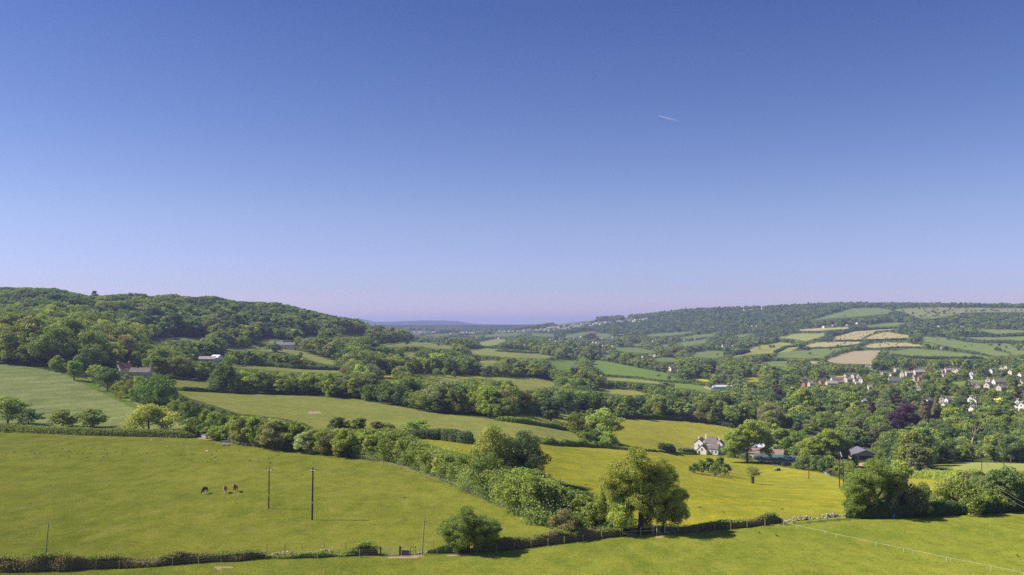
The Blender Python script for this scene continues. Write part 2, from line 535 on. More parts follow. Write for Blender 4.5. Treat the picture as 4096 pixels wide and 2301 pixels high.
def link(name, me, parent=None, loc=None, rz=0, scale=None, color=None):
    o = bpy.data.objects.new(name, me)
    C.objects.link(o)
    if parent:
        o.parent = parent
    if loc is not None:
        o.location = loc
    if rz:
        o.rotation_euler = (0, 0, rz)
    if scale is not None:
        o.scale = scale if hasattr(scale, '__len__') else (scale,) * 3
    if color is not None:
        o.color = (*color, 1)
    return o


def tag(o, label, cat, group=None):
    o['label'] = label
    o['category'] = cat
    if group:
        o['group'] = group
    return o


def structure(o):
    o['kind'] = 'structure'
    return o


def stuff(o, label=None, cat=None):
    o['kind'] = 'stuff'
    if label:
        o['label'] = label
    if cat:
        o['category'] = cat
    return o


def empty(name, loc, rz=0):
    return link(name, None, None, loc, rz)


class MB:
    """collects boxes, prisms and tubes into one mesh"""

    def __init__(self):
        self.v, self.f, self.m = [], [], []

    def add(self, v, f, m=0):
        b = len(self.v)
        self.v += [tuple(x) for x in v]
        self.f += [tuple(b + i for i in q) for q in f]
        self.m += [m] * len(f)
        return self

    def box(self, c, s, m=0, rz=0, taper=1.0):
        hx, hy, hz = s[0] / 2, s[1] / 2, s[2] / 2
        co, si = math.cos(rz), math.sin(rz)
        v = []
        for z, t in ((-hz, 1), (hz, taper)):
            for x, y in ((-hx, -hy), (hx, -hy), (hx, hy), (-hx, hy)):
                x, y = x * t, y * t
                v.append((c[0] + x * co - y * si, c[1] + x * si + y * co, c[2] + z))
        return self.add(v, [(3, 2, 1, 0), (4, 5, 6, 7), (0, 1, 5, 4), (1, 2, 6, 5), (2, 3, 7, 6), (3, 0, 4, 7)], m)

    def tube(self, pts, rad, n=6, m=0, cap=True):
        pts = [Vector(p) for p in pts]
        if not hasattr(rad, '__len__'):
            rad = [rad] * len(pts)
        v = []
        for i, p in enumerate(pts):
            t = (pts[min(i + 1, len(pts) - 1)] - pts[max(i - 1, 0)]).normalized()
            a = t.cross(Vector((0, 0, 1)) if abs(t.z) < .9 else Vector((1, 0, 0))).normalized()
            b = t.cross(a)
            for k in range(n):
                ang = 2 * math.pi * k / n
                v.append(p + (a * math.cos(ang) + b * math.sin(ang)) * rad[i])
        f = []
        for i in range(len(pts) - 1):
            for k in range(n):
                f.append((i * n + k, i * n + (k + 1) % n, (i + 1) * n + (k + 1) % n, (i + 1) * n + k))
        if cap:
            f.append(tuple(range(n - 1, -1, -1)))
            f.append(tuple((len(pts) - 1) * n + k for k in range(n)))
        return self.add(v, f, m)

    def blob(self, c, r, m=0, n=8, k=5):
        v, f = [], []
        for i in range(1, k):
            t = math.pi * i / k
            for j in range(n):
                a = 2 * math.pi * j / n
                v.append((c[0] + r[0] * math.sin(t) * math.cos(a), c[1] + r[1] * math.sin(t) * math.sin(a), c[2] + r[2] * math.cos(t)))
        top, bot = len(v), len(v) + 1
        v += [(c[0], c[1], c[2] + r[2]), (c[0], c[1], c[2] - r[2])]
        for i in range(k - 2):
            for j in range(n):
                f.append((i * n + j, (i + 1) * n + j, (i + 1) * n + (j + 1) % n, i * n + (j + 1) % n))
        for j in range(n):
            f.append((top, j, (j + 1) % n))
            f.append((bot, (k - 2) * n + (j + 1) % n, (k - 2) * n + j))
        return self.add(v, f, m)

    def mesh(self, name, mats, smooth=False):
        return mk_mesh(name, self.v, self.f, mats, self.m, smooth)

    def obj(self, name, mats, parent=None, loc=None, rz=0, smooth=False):
        return link(name, self.mesh(name, mats, smooth), parent, loc, rz)


def copy_tree(o, parent=None):
    c = o.copy()
    C.objects.link(c)
    c.parent = parent
    for ch in list(o.children):
        copy_tree(ch, c)
    return c


# ------------------------------------------------------------------ fields (each a piece of the land)
def inside(poly, X, Y):
    res = np.zeros(X.shape, bool)
    n = len(poly)
    for i in range(n):
        x1, y1 = poly[i]
        x2, y2 = poly[(i + 1) % n]
        if y1 == y2:
            continue
        c = ((y1 > Y) != (y2 > Y)) & (X < (x2 - x1) * (Y - y1) / (y2 - y1) + x1)
        res ^= c
    return res


G_YEL = (.62, .42, .02)
FM = {}
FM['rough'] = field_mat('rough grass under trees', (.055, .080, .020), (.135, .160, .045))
FM['fore'] = field_mat('foreground pasture', (.120, .157, .020), (.262, .274, .040), tuft=.6, dry=(.30, .26, .05), fleck=G_YEL, fleck_amt=.05, contrast=1.1)
FM['paddock'] = field_mat('paddock grass', (.138, .168, .020), (.282, .284, .042), tuft=.5, dry=(.33, .28, .08), contrast=1.1)
FM['crop'] = field_mat('green crop', (.175, .205, .062), (.375, .395, .145), tuft=1.0, contrast=1.4, rough_scale=.45, stripe=(35, 14, (.14, .19, .05), .35))
FM['butter'] = field_mat('buttercup meadow', (.160, .182, .020), (.350, .320, .040), fleck=G_YEL, fleck_amt=.60, tuft=.4)
FM['butter2'] = field_mat('meadow with some buttercups', (.185, .195, .026), (.340, .310, .045), fleck=G_YEL, fleck_amt=.20)
FM['meadow'] = field_mat('meadow', (.165, .185, .042), (.300, .305, .072), tuft=.35, dry=(.34, .31, .12))
FM['bright'] = field_mat('bright green ley', (.100, .165, .032), (.180, .245, .055))
FM['pale'] = field_mat('pale pasture', (.170, .200, .055), (.285, .300, .092), contrast=1.1, rough_scale=.6)
FM['far'] = field_mat('distant pasture', (.095, .140, .040), (.180, .215, .068), contrast=1.2, rough_scale=.4)
FM['hay'] = field_mat('mown hay field', (.270, .235, .110), (.380, .330, .165), stripe=(25, 9, (.36, .32, .13), .5))
FM['hay2'] = field_mat('cut field in swathes', (.30, .24, .15), (.38, .31, .20), stripe=(-38, 11, (.22, .20, .10), .75))
FM['yellow'] = field_mat('buttercup patch', (.34, .31, .03), (.55, .43, .04))
FM['dirt'] = field_mat('bare trampled earth', (.36, .25, .16), (.50, .37, .25))
FM['heath'] = field_mat('rough hill pasture', (.13, .15, .06), (.22, .23, .095), contrast=1.2, rough_scale=.3)
FM['strip'] = field_mat('mown field margin', (.110, .180, .025), (.185, .255, .040))

hedge_line = [(-700, 1500), (0, 1432), (966, 1392), (1288, 1375), (1610, 1345), (1932, 1324), (2224, 1302), (2576, 1282), (3300, 1235)]
FIELDS = [
    ('foreground_field', 'fore', hedge_line + [(4500, 1250), (4500, 90000), (-2500, 90000)]),
    ('horse_paddock', 'paddock', [(-700, 1060), (0, 1088), (322, 1096), (500, 1100), (560, 1112), (740, 1140), (966, 1160), (1044, 1180), (1170, 1235), (1290, 1290), (1390, 1334), (1420, 1366), (1288, 1375), (966, 1392), (0, 1432), (-700, 1500)]),
    ('crop_field', 'crop', [(-700, 1040), (0, 1068), (110, 1082), (330, 1086), (430, 1082), (470, 1074), (400, 1038), (335, 1008), (285, 985), (240, 965), (170, 943), (90, 925), (0, 917), (-300, 905), (-700, 900)]),
    ('field_margin', 'strip', q1([(700, 985), (880, 1000), (960, 1080), (1200, 1170), (1330, 1230), (1420, 1270), (1250, 1250), (1050, 1150), (860, 1060)])),
    ('field_margin', 'strip', [(438, 1044), (470, 1052), (520, 1072), (545, 1090), (500, 1088), (470, 1076)]),
    ('buttercup_meadow', 'butter', [(1350, 1110), (1370, 1118), (1450, 1124), (1560, 1130), (1740, 1140), (1830, 1150), (1900, 1162), (1990, 1178), (2080, 1192), (2128, 1212), (2135, 1302), (1932, 1322), (1740, 1334), (1600, 1336), (1560, 1290), (1520, 1250), (1372, 1195), (1360, 1150)]),
    ('upper_buttercup_meadow', 'butter2', q3([(1080, 1222), (1500, 1225), (2000, 1275), (2180, 1310), (2160, 1400), (2060, 1460), (1890, 1560), (1450, 1570), (1140, 1480), (1060, 1360)])),
    ('middle_meadow', 'meadow', [(440, 982), (480, 983), (620, 990), (800, 998), (900, 1004), (940, 1012), (1000, 1022), (1100, 1040), (1220, 1052), (1330, 1066), (1430, 1080), (1462, 1104), (1450, 1116), (1360, 1100), (1200, 1104), (1100, 1090), (1000, 1082), (880, 1072), (800, 1080), (760, 1062), (690, 1050), (600, 1040), (540, 1020), (480, 1003)]),
    ('small_meadow', 'butter2', [(1040, 1104), (1100, 1106), (1190, 1114), (1190, 1145), (1160, 1140), (1110, 1128)]),
    ('small_meadow', 'meadow', [(1285, 1041), (1330, 1042), (1360, 1044), (1440, 1042), (1450, 1066), (1400, 1060), (1330, 1058)]),
    ('home_pasture', 'pale', [(2340, 1167), (2450, 1163), (2576, 1166), (3100, 1150), (3100, 1240), (2576, 1200), (2500, 1196), (2420, 1183), (2340, 1176)]),
    ('home_meadow', 'butter2', [(2270, 1198), (2340, 1203), (2420, 1207), (2400, 1225), (2360, 1240), (2300, 1240), (2270, 1220)]),
    ('upper_meadow', 'bright', q3([(830, 672), (1000, 692), (1300, 752), (1560, 800), (1700, 870), (1760, 892), (1500, 876), (1250, 843), (1000, 822), (930, 760), (850, 720)])),
    ('upper_meadow', 'bright', q3([(450, 690), (700, 672), (730, 695), (680, 725), (640, 765), (560, 772)])),
    ('upper_meadow', 'meadow', q3([(960, 838), (1250, 852), (1500, 880), (1480, 900), (1250, 880), (960, 862)])),
    ('upper_meadow', 'bright', q3([(1620, 893), (1800, 905), (1900, 920), (1990, 955), (1960, 985), (1800, 950), (1680, 935), (1700, 980), (1640, 930)])),
    ('upper_meadow', 'meadow', q3([(100, 833), (400, 848), (520, 895), (500, 925), (300, 950), (200, 972), (120, 900)])),
    ('upper_meadow', 'meadow', q3([(850, 935), (1050, 948), (1270, 963), (1390, 1000), (1200, 1005), (1000, 985), (870, 965)])),
    ('small_meadow', 'butter2', q3([(560, 1190), (690, 1195), (670, 1260), (560, 1252)])),
    ('upper_meadow', 'pale', q3([(-60, 572), (200, 583), (380, 600), (370, 610), (200, 605), (-60, 592)])),
    ('upper_meadow', 'pale', q3([(-60, 600), (350, 622), (520, 640), (400, 665), (220, 655), (0, 648)])),
    ('far_field', 'far', q3([(1330, 445), (1500, 425), (1780, 412), (1790, 420), (1650, 443), (1450, 455)])),
    ('far_field', 'far', q3([(1660, 470), (1900, 438), (2020, 425), (1980, 455), (1750, 475)])),
    ('far_field', 'far', q3([(1650, 512), (1800, 500), (1940, 480), (1930, 512), (1760, 545), (1700, 532)])),
    ('far_field', 'far', q3([(1080, 560), (1250, 558), (1450, 595), (1400, 615), (1200, 602), (1080, 580)])),
    ('far_field', 'far', q3([(1750, 612), (1950, 585), (2100, 600), (2190, 605), (2110, 630), (2080, 642), (1960, 658), (1800, 642)])),
    ('far_field', 'meadow', q3([(2230, 600), (2310, 570), (2400, 545), (2600, 510), (2700, 520), (2780, 560), (2700, 600), (2567, 610), (2350, 625), (2150, 652), (2250, 620)])),
    ('far_field', 'far', q3([(1420, 668), (1550, 650), (1650, 655), (1640, 690), (1500, 692)])),
    ('far_field', 'far', q3([(590, 445), (750, 420), (890, 405), (890, 418), (660, 467)])),
    ('far_field', 'far', q3([(-60, 425), (200, 428), (170, 446), (-60, 452)])),
    ('buttercup_patch', 'yellow', q3([(1770, 838), (1950, 862), (1960, 880), (1850, 878)])),
    ('far_field', 'butter2', q3([(2270, 830), (2440, 850), (2390, 872), (2290, 882)])),
    ('far_field', 'meadow', q3([(1940, 795), (2030, 795), (2030, 820), (1960, 820)])),
    ('far_field', 'far', q3([(280, 425), (500, 435), (500, 455), (330, 457)])),
    ('far_field', 'far', q3([(500, 335), (620, 322), (900, 300), (860, 315), (700, 338), (560, 352)])),
    ('far_field', 'far', q3([(1490, 530), (1570, 528), (1575, 555), (1530, 562)])),
    ('far_field', 'far', q3([(930, 630), (1050, 632), (1040, 652), (940, 652)])),
    ('far_field', 'far', q3([(1230, 525), (1320, 520), (1300, 545), (1240, 545)])),
    ('far_field', 'far', q3([(2190, 445), (2300, 432), (2360, 430), (2250, 466)])),
    ('far_field', 'far', q3([(900, 425), (1000, 430), (1050, 455), (980, 470), (900, 465)])),
    ('ridge_field', 'pale', q2([(1150, 405), (1350, 390), (1500, 385), (1700, 402), (1880, 432), (1890, 455), (1750, 455), (1600, 430), (1300, 440)])),
    ('ridge_field', 'pale', q2([(2020, 460), (2200, 450), (2400, 470), (2400, 530), (2300, 522), (2150, 515), (2020, 502)])),
    ('ridge_field', 'far', q2([(470, 330), (640, 330), (630, 355), (490, 355)])),
    ('ridge_field', 'far', q2([(760, 330), (900, 318), (1070, 312), (1060, 340), (900, 345)])),
    ('hill_foot_field', 'pale', q2([(80, 362), (230, 357), (420, 385), (400, 402), (230, 408), (100, 400)])),
    ('hill_foot_field', 'pale', q2([(-300, 440), (0, 440), (200, 450), (420, 460), (600, 510), (720, 550), (850, 575), (830, 605), (700, 600), (560, 560), (450, 512), (250, 490), (50, 470), (-250, 470)])),
    ('hill_foot_field', 'meadow', q2([(-170, 600), (0, 610), (200, 622), (420, 642), (640, 652), (900, 662), (880, 680), (650, 678), (450, 676), (250, 658), (0, 642), (-150, 630)])),
    ('small_meadow', 'butter2', q2([(1180, 690), (1340, 690), (1370, 705), (1340, 745), (1300, 762), (1230, 740)])),
    ('hill_foot_field', 'meadow', q2([(1400, 690), (1650, 692), (2000, 700), (2300, 712), (2600, 735), (2600, 760), (2250, 745), (2100, 730), (1850, 760), (1700, 735), (1480, 700)])),
    ('hill_foot_field', 'pale', q2([(1430, 490), (1580, 485), (1560, 530), (1420, 530)])),
    ('hill_foot_field', 'pale', q2([(2110, 570), (2250, 562), (2340, 572), (2200, 620), (2120, 600)])),
    ('far_field', 'far', q2([(1640, 325), (1850, 310), (1950, 312), (1830, 330), (1700, 345), (1600, 340)])),
    ('far_field', 'far', q2([(1870, 340), (2100, 330), (2160, 335), (2100, 350), (1850, 355)])),
    ('far_field', 'far', q2([(2180, 325), (2480, 308), (2500, 318), (2400, 335), (2200, 345)])),
    ('far_field', 'pale', q2([(2120, 392), (2320, 360), (2400, 375), (2300, 420), (2180, 432)])),
    ('hill_foot_field', 'pale', q1([(1330, 612), (1500, 587), (1700, 577), (1940, 590), (1900, 605), (1650, 610), (1480, 642), (1400, 668)])),
    ('hill_foot_field', 'pale', q1([(2050, 745), (2110, 750), (2100, 790), (2060, 782)])),
    ('hill_foot_field', 'pale', q1([(2180, 685), (2380, 662), (2600, 660), (2600, 700), (2400, 702), (2230, 705)])),
    ('small_meadow', 'meadow', q1([(1530, 982), (1700, 975), (1900, 990), (1980, 1000), (1930, 1050), (1800, 1062), (1660, 1045), (1560, 1030)])),
    ('buttercup_patch', 'yellow', q1([(1780, 1045), (1870, 1045), (1990, 1075), (1960, 1088), (1850, 1075)])),
    ('small_meadow', 'meadow', q1([(680, 962), (850, 957), (850, 990), (690, 987)])),
    ('buttercup_patch', 'yellow', q1([(2050, 885), (2170, 892), (2160, 915), (2090, 905)])),
    ('small_meadow', 'meadow', q1([(2110, 915), (2170, 915), (2160, 960), (2110, 960)])),
    ('hay_field', 'hay', qh([(690, 430), (690, 345), (890, 275), (1080, 240), (1460, 208), (1920, 182), (1925, 197), (1560, 218), (1480, 290), (1290, 380), (1180, 430)])),
    ('hay_field', 'hay', qh([(1300, 395), (1530, 300), (1700, 258), (1860, 258), (2240, 318), (2230, 395), (1950, 408), (1600, 418), (1300, 412)])),
    ('hay_field', 'hay', qh([(90, 552), (180, 502), (320, 462), (1250, 445), (1220, 495), (950, 530), (640, 572), (120, 590)])),
    ('hay_field', 'hay', qh([(1260, 580), (1420, 492), (1800, 462), (2200, 472), (2450, 507), (2570, 570), (2400, 575), (1900, 572), (1600, 592), (1270, 600)])),
    ('hay_field', 'hay2', qh([(550, 830), (850, 702), (1100, 645), (1500, 628), (1690, 633), (1600, 705), (1470, 860), (1500, 912), (1000, 900), (850, 900), (600, 860)])),
    ('hay_field', 'hay', q4([(450, 395), (620, 380), (920, 370), (920, 385), (640, 402), (460, 404)])),
    ('hay_field', 'hay', q4([(550, 690), (640, 690), (620, 712), (560, 706)])),
    ('hill_field', 'far', q4([(1280, 600), (1500, 572), (1750, 585), (2000, 612), (2250, 652), (2150, 664), (1900, 660), (1700, 670), (1500, 655), (1330, 640)])),
    ('hill_field', 'far', q4([(1600, 457), (1850, 472), (2000, 512), (2200, 527), (2700, 530), (2700, 610), (2300, 640), (2100, 590), (1900, 560), (1700, 512), (1600, 500)])),
    ('hill_field', 'far', q4([(2100, 387), (2450, 395), (2650, 410), (2300, 430), (2200, 412)])),
    ('hill_field', 'far', q4([(1930, 457), (2300, 467), (2700, 450), (2700, 490), (2250, 500), (2000, 490)])),
    ('hill_field', 'far', q4([(550, 312), (750, 252), (950, 196), (1200, 190), (1330, 215), (1280, 242), (1050, 267), (700, 292)])),
    ('hill_heath', 'heath', q4([(1330, 205), (1550, 186), (1900, 186), (2200, 190), (2800, 200), (2800, 226), (2000, 232), (1700, 290), (1600, 290), (1450, 232)])),
    ('hill_field', 'pale', q4([(250, 470), (400, 432), (700, 427), (700, 450), (520, 500), (400, 480)])),
    ('hill_field', 'far', q4([(450, 592), (760, 562), (940, 557), (780, 590), (680, 655), (500, 660), (240, 650), (300, 602)])),
    ('hill_field', 'far', q4([(100, 692), (350, 687), (350, 740), (200, 732)])),
    ('hill_field', 'far', q4([(270, 750), (340, 752), (320, 772)])),
    ('hill_field', 'butter2', q4([(-40, 838), (110, 860), (60, 880), (-40, 885)])),
    ('hill_field', 'far', q4([(1090, 352), (1300, 326), (1450, 331), (1350, 360), (1100, 366)])),
    ('village_lawn', 'bright', q4([(1880, 882), (2050, 866), (2180, 866), (2170, 885), (2000, 905), (1930, 905)])),
    ('village_lawn', 'yellow', q4([(800, 826), (890, 822), (870, 845), (800, 847)])),
    ('trampled_earth', 'dirt', q6([(1262, 1270), (1500, 1262), (1640, 1262), (1560, 1282), (1420, 1296), (1300, 1290)])),
    ('trampled_earth', 'dirt', q6([(1820, 1258), (2100, 1240), (2180, 1245), (2000, 1262), (1850, 1268)])),
    ('trampled_earth', 'dirt', q7([(1440, 1088), (1530, 1085), (1520, 1096), (1450, 1100)])),
    ('trampled_earth', 'dirt', q5([(1960, 1375), (2160, 1362), (2160, 1380), (2020, 1390)])),
    ('trampled_earth', 'dirt', q5([(1820, 158), (1900, 165), (1990, 180), (1960, 186), (1870, 178)])),
    ('trampled_earth', 'dirt', q2([(540, 1040), (640, 1038), (680, 1052), (600, 1062), (535, 1058)])),
    ('trampled_earth', 'dirt', q1([(1570, 1285), (1610, 1290), (1720, 1330), (1690, 1340), (1610, 1325)])),
    ('trampled_earth', 'dirt', q3([(1900, 915), (1960, 940), (2040, 958), (2000, 965), (1920, 942)])),
    ('farm_yard', 'dirt', q8([(985, 405), (1060, 395), (1130, 400), (1080, 425), (990, 438)])),
]
FC_VX = (PVX[:-1, :-1] + PVX[1:, 1:]) / 2
FC_VY = (PVY[:-1, :-1] + PVY[1:, 1:]) / 2
envc = ENV[:-1, :-1]
vis = (SU[1:, 1:] >= ENV[1:, :-1] - 7e-3)                 # ground not hidden behind nearer ground
fid = np.full(FC_VX.shape, -1, np.int32)
dcell = np.broadcast_to(D[None, :-1], fid.shape)
for i, (nm, mt, poly) in enumerate(FIELDS):
    ins = inside(poly, FC_VX, FC_VY)
    if nm not in ('foreground_field', 'horse_paddock', 'buttercup_meadow'):
        ins &= vis
    if nm == 'foreground_field':
        ins &= (dcell < 260)
    fid[ins] = i
# far plain and hills get a calmer pasture colour
far_names = {'far': 'distant_vale'}
nU, nD = GX.shape
vid = np.arange(nU * nD).reshape(nU, nD)
quads = np.stack([vid[:-1, :-1], vid[1:, :-1], vid[1:, 1:], vid[:-1, 1:]], -1)
VV = np.stack([GX, GY, GZ], -1).reshape(-1, 3)


def land_piece(name, mask, mat):
    q = quads[mask]
    if len(q) == 0:
        return None
    used, inv = np.unique(q.ravel(), return_inverse=True)
    me = mk_mesh(name, VV[used], inv.reshape(-1, 4), [mat], smooth=True)
    o = structure(link(name, me))
    return o


MAT['vale'] = field_mat('wooded vale and pasture', (.012, .022, .014), (.085, .105, .055), rough_scale=.02, contrast=1.5)
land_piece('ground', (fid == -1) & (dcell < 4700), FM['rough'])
land_piece('distant_hills', (fid == -1) & (dcell >= 4700), MAT['vale'])
for i, (nm, mt, poly) in enumerate(FIELDS):
    land_piece(nm, fid == i, FM[mt])

# ------------------------------------------------------------------ foliage meshes
def unit(v):
    return v / np.maximum(1e-9, np.linalg.norm(v, axis=-1, keepdims=True))


def leaves(pos, nrm, size, r, var):
    """rhombic leaf sprays at pos, facing nrm"""
    n = len(pos)
    rnd = unit(r.normal(size=(n, 3)))
    t1 = unit(np.cross(nrm, rnd))
    t2 = np.cross(nrm, t1)
    a = (size * r.uniform(.65, 1.25, n))[:, None]
    b = a * r.uniform(.5, .8, n)[:, None]
    bend = nrm * a * .25
    V = np.stack([pos + t1 * a - bend, pos + t2 * b, pos - t1 * a - bend, pos - t2 * b], 1).reshape(-1, 3)
    Fq = np.arange(n * 4).reshape(n, 4)
    return V, Fq, var


def envelope(shape, t):
    if shape == 'round':
        return np.power(np.clip(np.sin(np.pi * (0.10 + 0.86 * t)), 0, 1), .55)
    if shape == 'tall':
        return np.power(np.clip(np.sin(np.pi * (0.14 + 0.83 * t)), 0, 1), .7)
    if shape == 'cone':
        return np.clip(1.02 - t, 0, 1)**.8
    if shape == 'bush':
        return np.sqrt(np.clip(1 - (t * .98)**2.2, 0, 1)) * np.clip(.75 + t * 1.2, 0, 1)
    return np.ones_like(t)


def crown_mesh(name, seed, n_leaf, leaf, n_clump, shape, z0, wid, clump=.15):
    """crown of unit height: leaf sprays over many overlapping clumps"""
    r = np.random.default_rng(seed)
    if shape == 'cone':
        t = r.beta(1.0, 1.7, n_clump)
        t[:3] = (.93, .85, .8)
        ang = np.arange(n_clump) * 2.39996 + r.uniform(-.5, .5, n_clump)
        rc = clump * r.uniform(.62, 1.2, n_clump) * (.45 + .9 * (1 - t))
        rad = np.maximum(envelope(shape, t) * wid / 2 - rc * .75, 0) * r.uniform(.6, 1, n_clump)
        zc = z0 + rc * .5 + t * (1 - z0 - rc * 1.15)
        cen = np.stack([rad * np.cos(ang), rad * np.sin(ang), zc], 1)
    else:
        nb = {'round': 8, 'tall': 7, 'bush': 7}[shape] + int(r.integers(0, 3))
        tb = np.linspace(.06, .97, nb) + r.uniform(-.07, .07, nb)
        tb = np.clip(tb, .02, 1)
        ab = np.arange(nb) * 2.39996 + r.uniform(-.6, .6, nb)
        lb = {'round': .235, 'tall': .17, 'bush': .27}[shape] * r.uniform(.72, 1.25, nb) * (wid if shape == 'round' else 1)
        eb = envelope(shape, tb) * wid / 2 * r.uniform(.85, 1.15, nb)
        rb = np.maximum(eb - lb * .85, 0)
        zb = z0 + lb * .75 + tb * np.maximum(.05, (1 - z0 - lb * 1.65))
        lobe = np.stack([rb * np.cos(ab), rb * np.sin(ab), zb], 1)
        pk = lb**2
        kb = r.choice(nb, n_clump, p=pk / pk.sum())
        dvb = unit(r.normal(size=(n_clump, 3)) + np.array([0, 0, .35]))
        cen = lobe[kb] + dvb * (lb[kb] * r.uniform(.45, .95, n_clump))[:, None] * np.array([1, 1, .85])
        rc = clump * .72 * r.uniform(.6, 1.25, n_clump)
        cen[:, 2] = np.clip(cen[:, 2], rc * .4, 1 - rc * .55)
    p = rc**2
    k = r.choice(n_clump, n_leaf, p=p / p.sum())
    dv = unit(r.normal(size=(n_leaf, 3)) + np.array([0, 0, .25]))
    fill = r.uniform(.55, 1.06, n_leaf)**.7
    fill += .18 * (r.uniform(size=n_leaf) < .10)
    pos = cen[k] + dv * (rc[k] * fill)[:, None] * np.array([1.08, 1.08, .8])
    nrm = unit(dv + .55 * r.normal(size=(n_leaf, 3)))
    cv = r.uniform(0, 1, n_clump)
    var = np.clip(.5 * cv[k] + .5 * r.uniform(0, 1, n_leaf), 0, 1)
    if shape != 'cone':        # true width and height as asked for
        q = np.percentile(np.abs(pos[:, :2]), 98.5)
        k2 = (wid / 2) / q
        z9 = np.percentile(pos[:, 2], 99.7)
        pos = pos * np.array([k2, k2, 1 / z9])
        cen = cen * np.array([k2, k2, 1 / z9])
    V, Fq, var = leaves(pos, nrm, leaf, r, var)
    return cen, rc, mk_mesh(name, V, Fq, ['leaf'], attr=var)


def trunk_mesh(name, seed, cen, rc, z0, thick=.028, mat='bark', n=9):
    r = random.Random(int(seed))
    mb = MB()
    top = max(z0 + .3, .45)
    spine = [(0, 0, -.03), (.004, 0, .08), (r.uniform(-.015, .015), r.uniform(-.015, .015), top * .6), (r.uniform(-.03, .03), r.uniform(-.03, .03), top)]
    mb.tube(spine, [thick * 1.35, thick, thick * .8, thick * .45], 8)
    idx = list(range(len(cen)))
    r.shuffle(idx)
    for i in idx[:n]:
        c = cen[i]
        zs = min(top * .95, max(.08, c[2] * .55))
        s = Vector((0, 0, zs))
        e = Vector(c)
        mid = s.lerp(e, .5) + Vector((0, 0, -.02))
        mb.tube([s, mid, e], [thick * .45, thick * .3, thick * .12], 5)
    return mb.mesh(name, [mat])


TREES = {}       # (shape, lod) -> list of (crown, trunk)
SHAPES = {       # z0, width relative to height, clump radius
    'round': (.10, .95, .135), 'tall': (.10, .60, .105), 'cone': (.03, .42, .10), 'bush': (.0, 1.35, .20), 'spread': (.02, 1.30, .17)}
LODS = {0: (20000, .0140, 150), 1: (6500, .0245, 90), 2: (1900, .045, 55), 3: (480, .085, 26)}
for shape in ('round', 'tall', 'cone', 'bush'):
    z0, wid, cl = SHAPES[shape]
    for lod, (nl, lf, nc) in LODS.items():
        k = {'round': (3, 4, 5, 4), 'tall': (2, 3, 4, 3), 'cone': (0, 2, 2, 1), 'bush': (2, 3, 3, 2)}[shape][lod]
        L = []
        for v in range(k):
            sd = hash((shape == 'tall', shape == 'cone', shape == 'bush', lod, v)) & 0xffff
            w2 = wid * (0.9 + .1 * v)
            f = {'bush': 1.15, 'round': 1.0, 'tall': .8, 'cone': .7}[shape]
            cen, rc, cm = crown_mesh('crown', sd, int(nl * f), lf * (1.15 if shape == 'bush' else 1), nc, shape, z0, w2, cl)
            tm = trunk_mesh('trunk', sd, cen, rc, z0) if lod <= 2 else None
            L.append((cm, tm))
        TREES[(shape, lod)] = L

TINT = {
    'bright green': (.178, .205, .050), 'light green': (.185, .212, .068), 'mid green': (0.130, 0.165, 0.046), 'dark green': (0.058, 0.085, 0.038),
    'olive green': (0.140, 0.160, 0.049), 'grey green': (0.120, 0.136, 0.081), 'purple': (.066, .032, .064), 'brown green': (0.135, 0.124, 0.068),
    'yellow': (0.420, 0.407, 0.108), 'silvery': (.20, .235, .16), 'deep green': (0.080, 0.118, 0.046), 'pinkish': (.16, .11, .08)}


def vary(c, r, k=.22):
    b = r.uniform(1 - k, 1 + k)
    return tuple(max(.004, x * b * r.uniform(1 - k * .3, 1 + k * .3)) for x in c)


trees_done = []          # x, y, crown radius of trees already standing
BLOCK = [p for _, _, p in FIELDS]      # pictures areas that trees in front must leave open
counts = {'tree': 0}


def lod_for(hpx):
    return 0 if hpx > 48 else 1 if hpx > 19 else 2 if hpx > 8 else 3


def place_tree(p, h, wid, shape, tint, label, group=None, name='tree', cat='tree', rz=None, trunk='bark', lod=None, parts=True):
    d = p.y
    hpx = h / d * F
    lod = lod_for(hpx) if lod is None else lod
    sh = 'bush' if shape == 'spread' else shape
    L = TREES[(sh, lod)] or TREES[(sh, 1)]
    k = rng.integers(len(L))
    cm, tm = L[k]
    base_w = SHAPES[sh][1]
    sx = (wid / base_w) if wid else h
    rz = rng.uniform(0, 6.28) if rz is None else rz
    col = vary(TINT[tint], rng) if isinstance(tint, str) else tint
    if tm is not None and parts:
        root = empty(name, p, rz)
        root.scale = (sx, sx, h)
        link('crown', cm, root, color=col)
        link('trunk', tm, root)
        root.empty_display_size = .1
    else:
        root = link(name, cm, None, p, rz, (sx, sx, h), col)
    tag(root, label, cat, group)
    trees_done.append((p.x, p.y, sx * base_w * .5))
    counts['tree'] += 1
    return root


KEEP_BOX = [[(2440, 1132), (2458, 1132), (2466, 1096), (2444, 1096)]]


def T(vx, base, top, wv, shape, tint, label, **kw):
    p = P(vx, base)
    h = M(base - top, p.y)
    if wv:
        hh = base - top
        lo = .08 if tint in ('purple', 'yellow', 'silvery') or shape == 'cone' else .35
        KEEP_BOX.append([(vx - wv * .28, base - hh * lo), (vx + wv * .28, base - hh * lo), (vx + wv * .24, top + hh * .1), (vx - wv * .24, top + hh * .1)])
    return place_tree(p, h, M(wv, p.y) if wv else None, shape, tint, label, **kw)


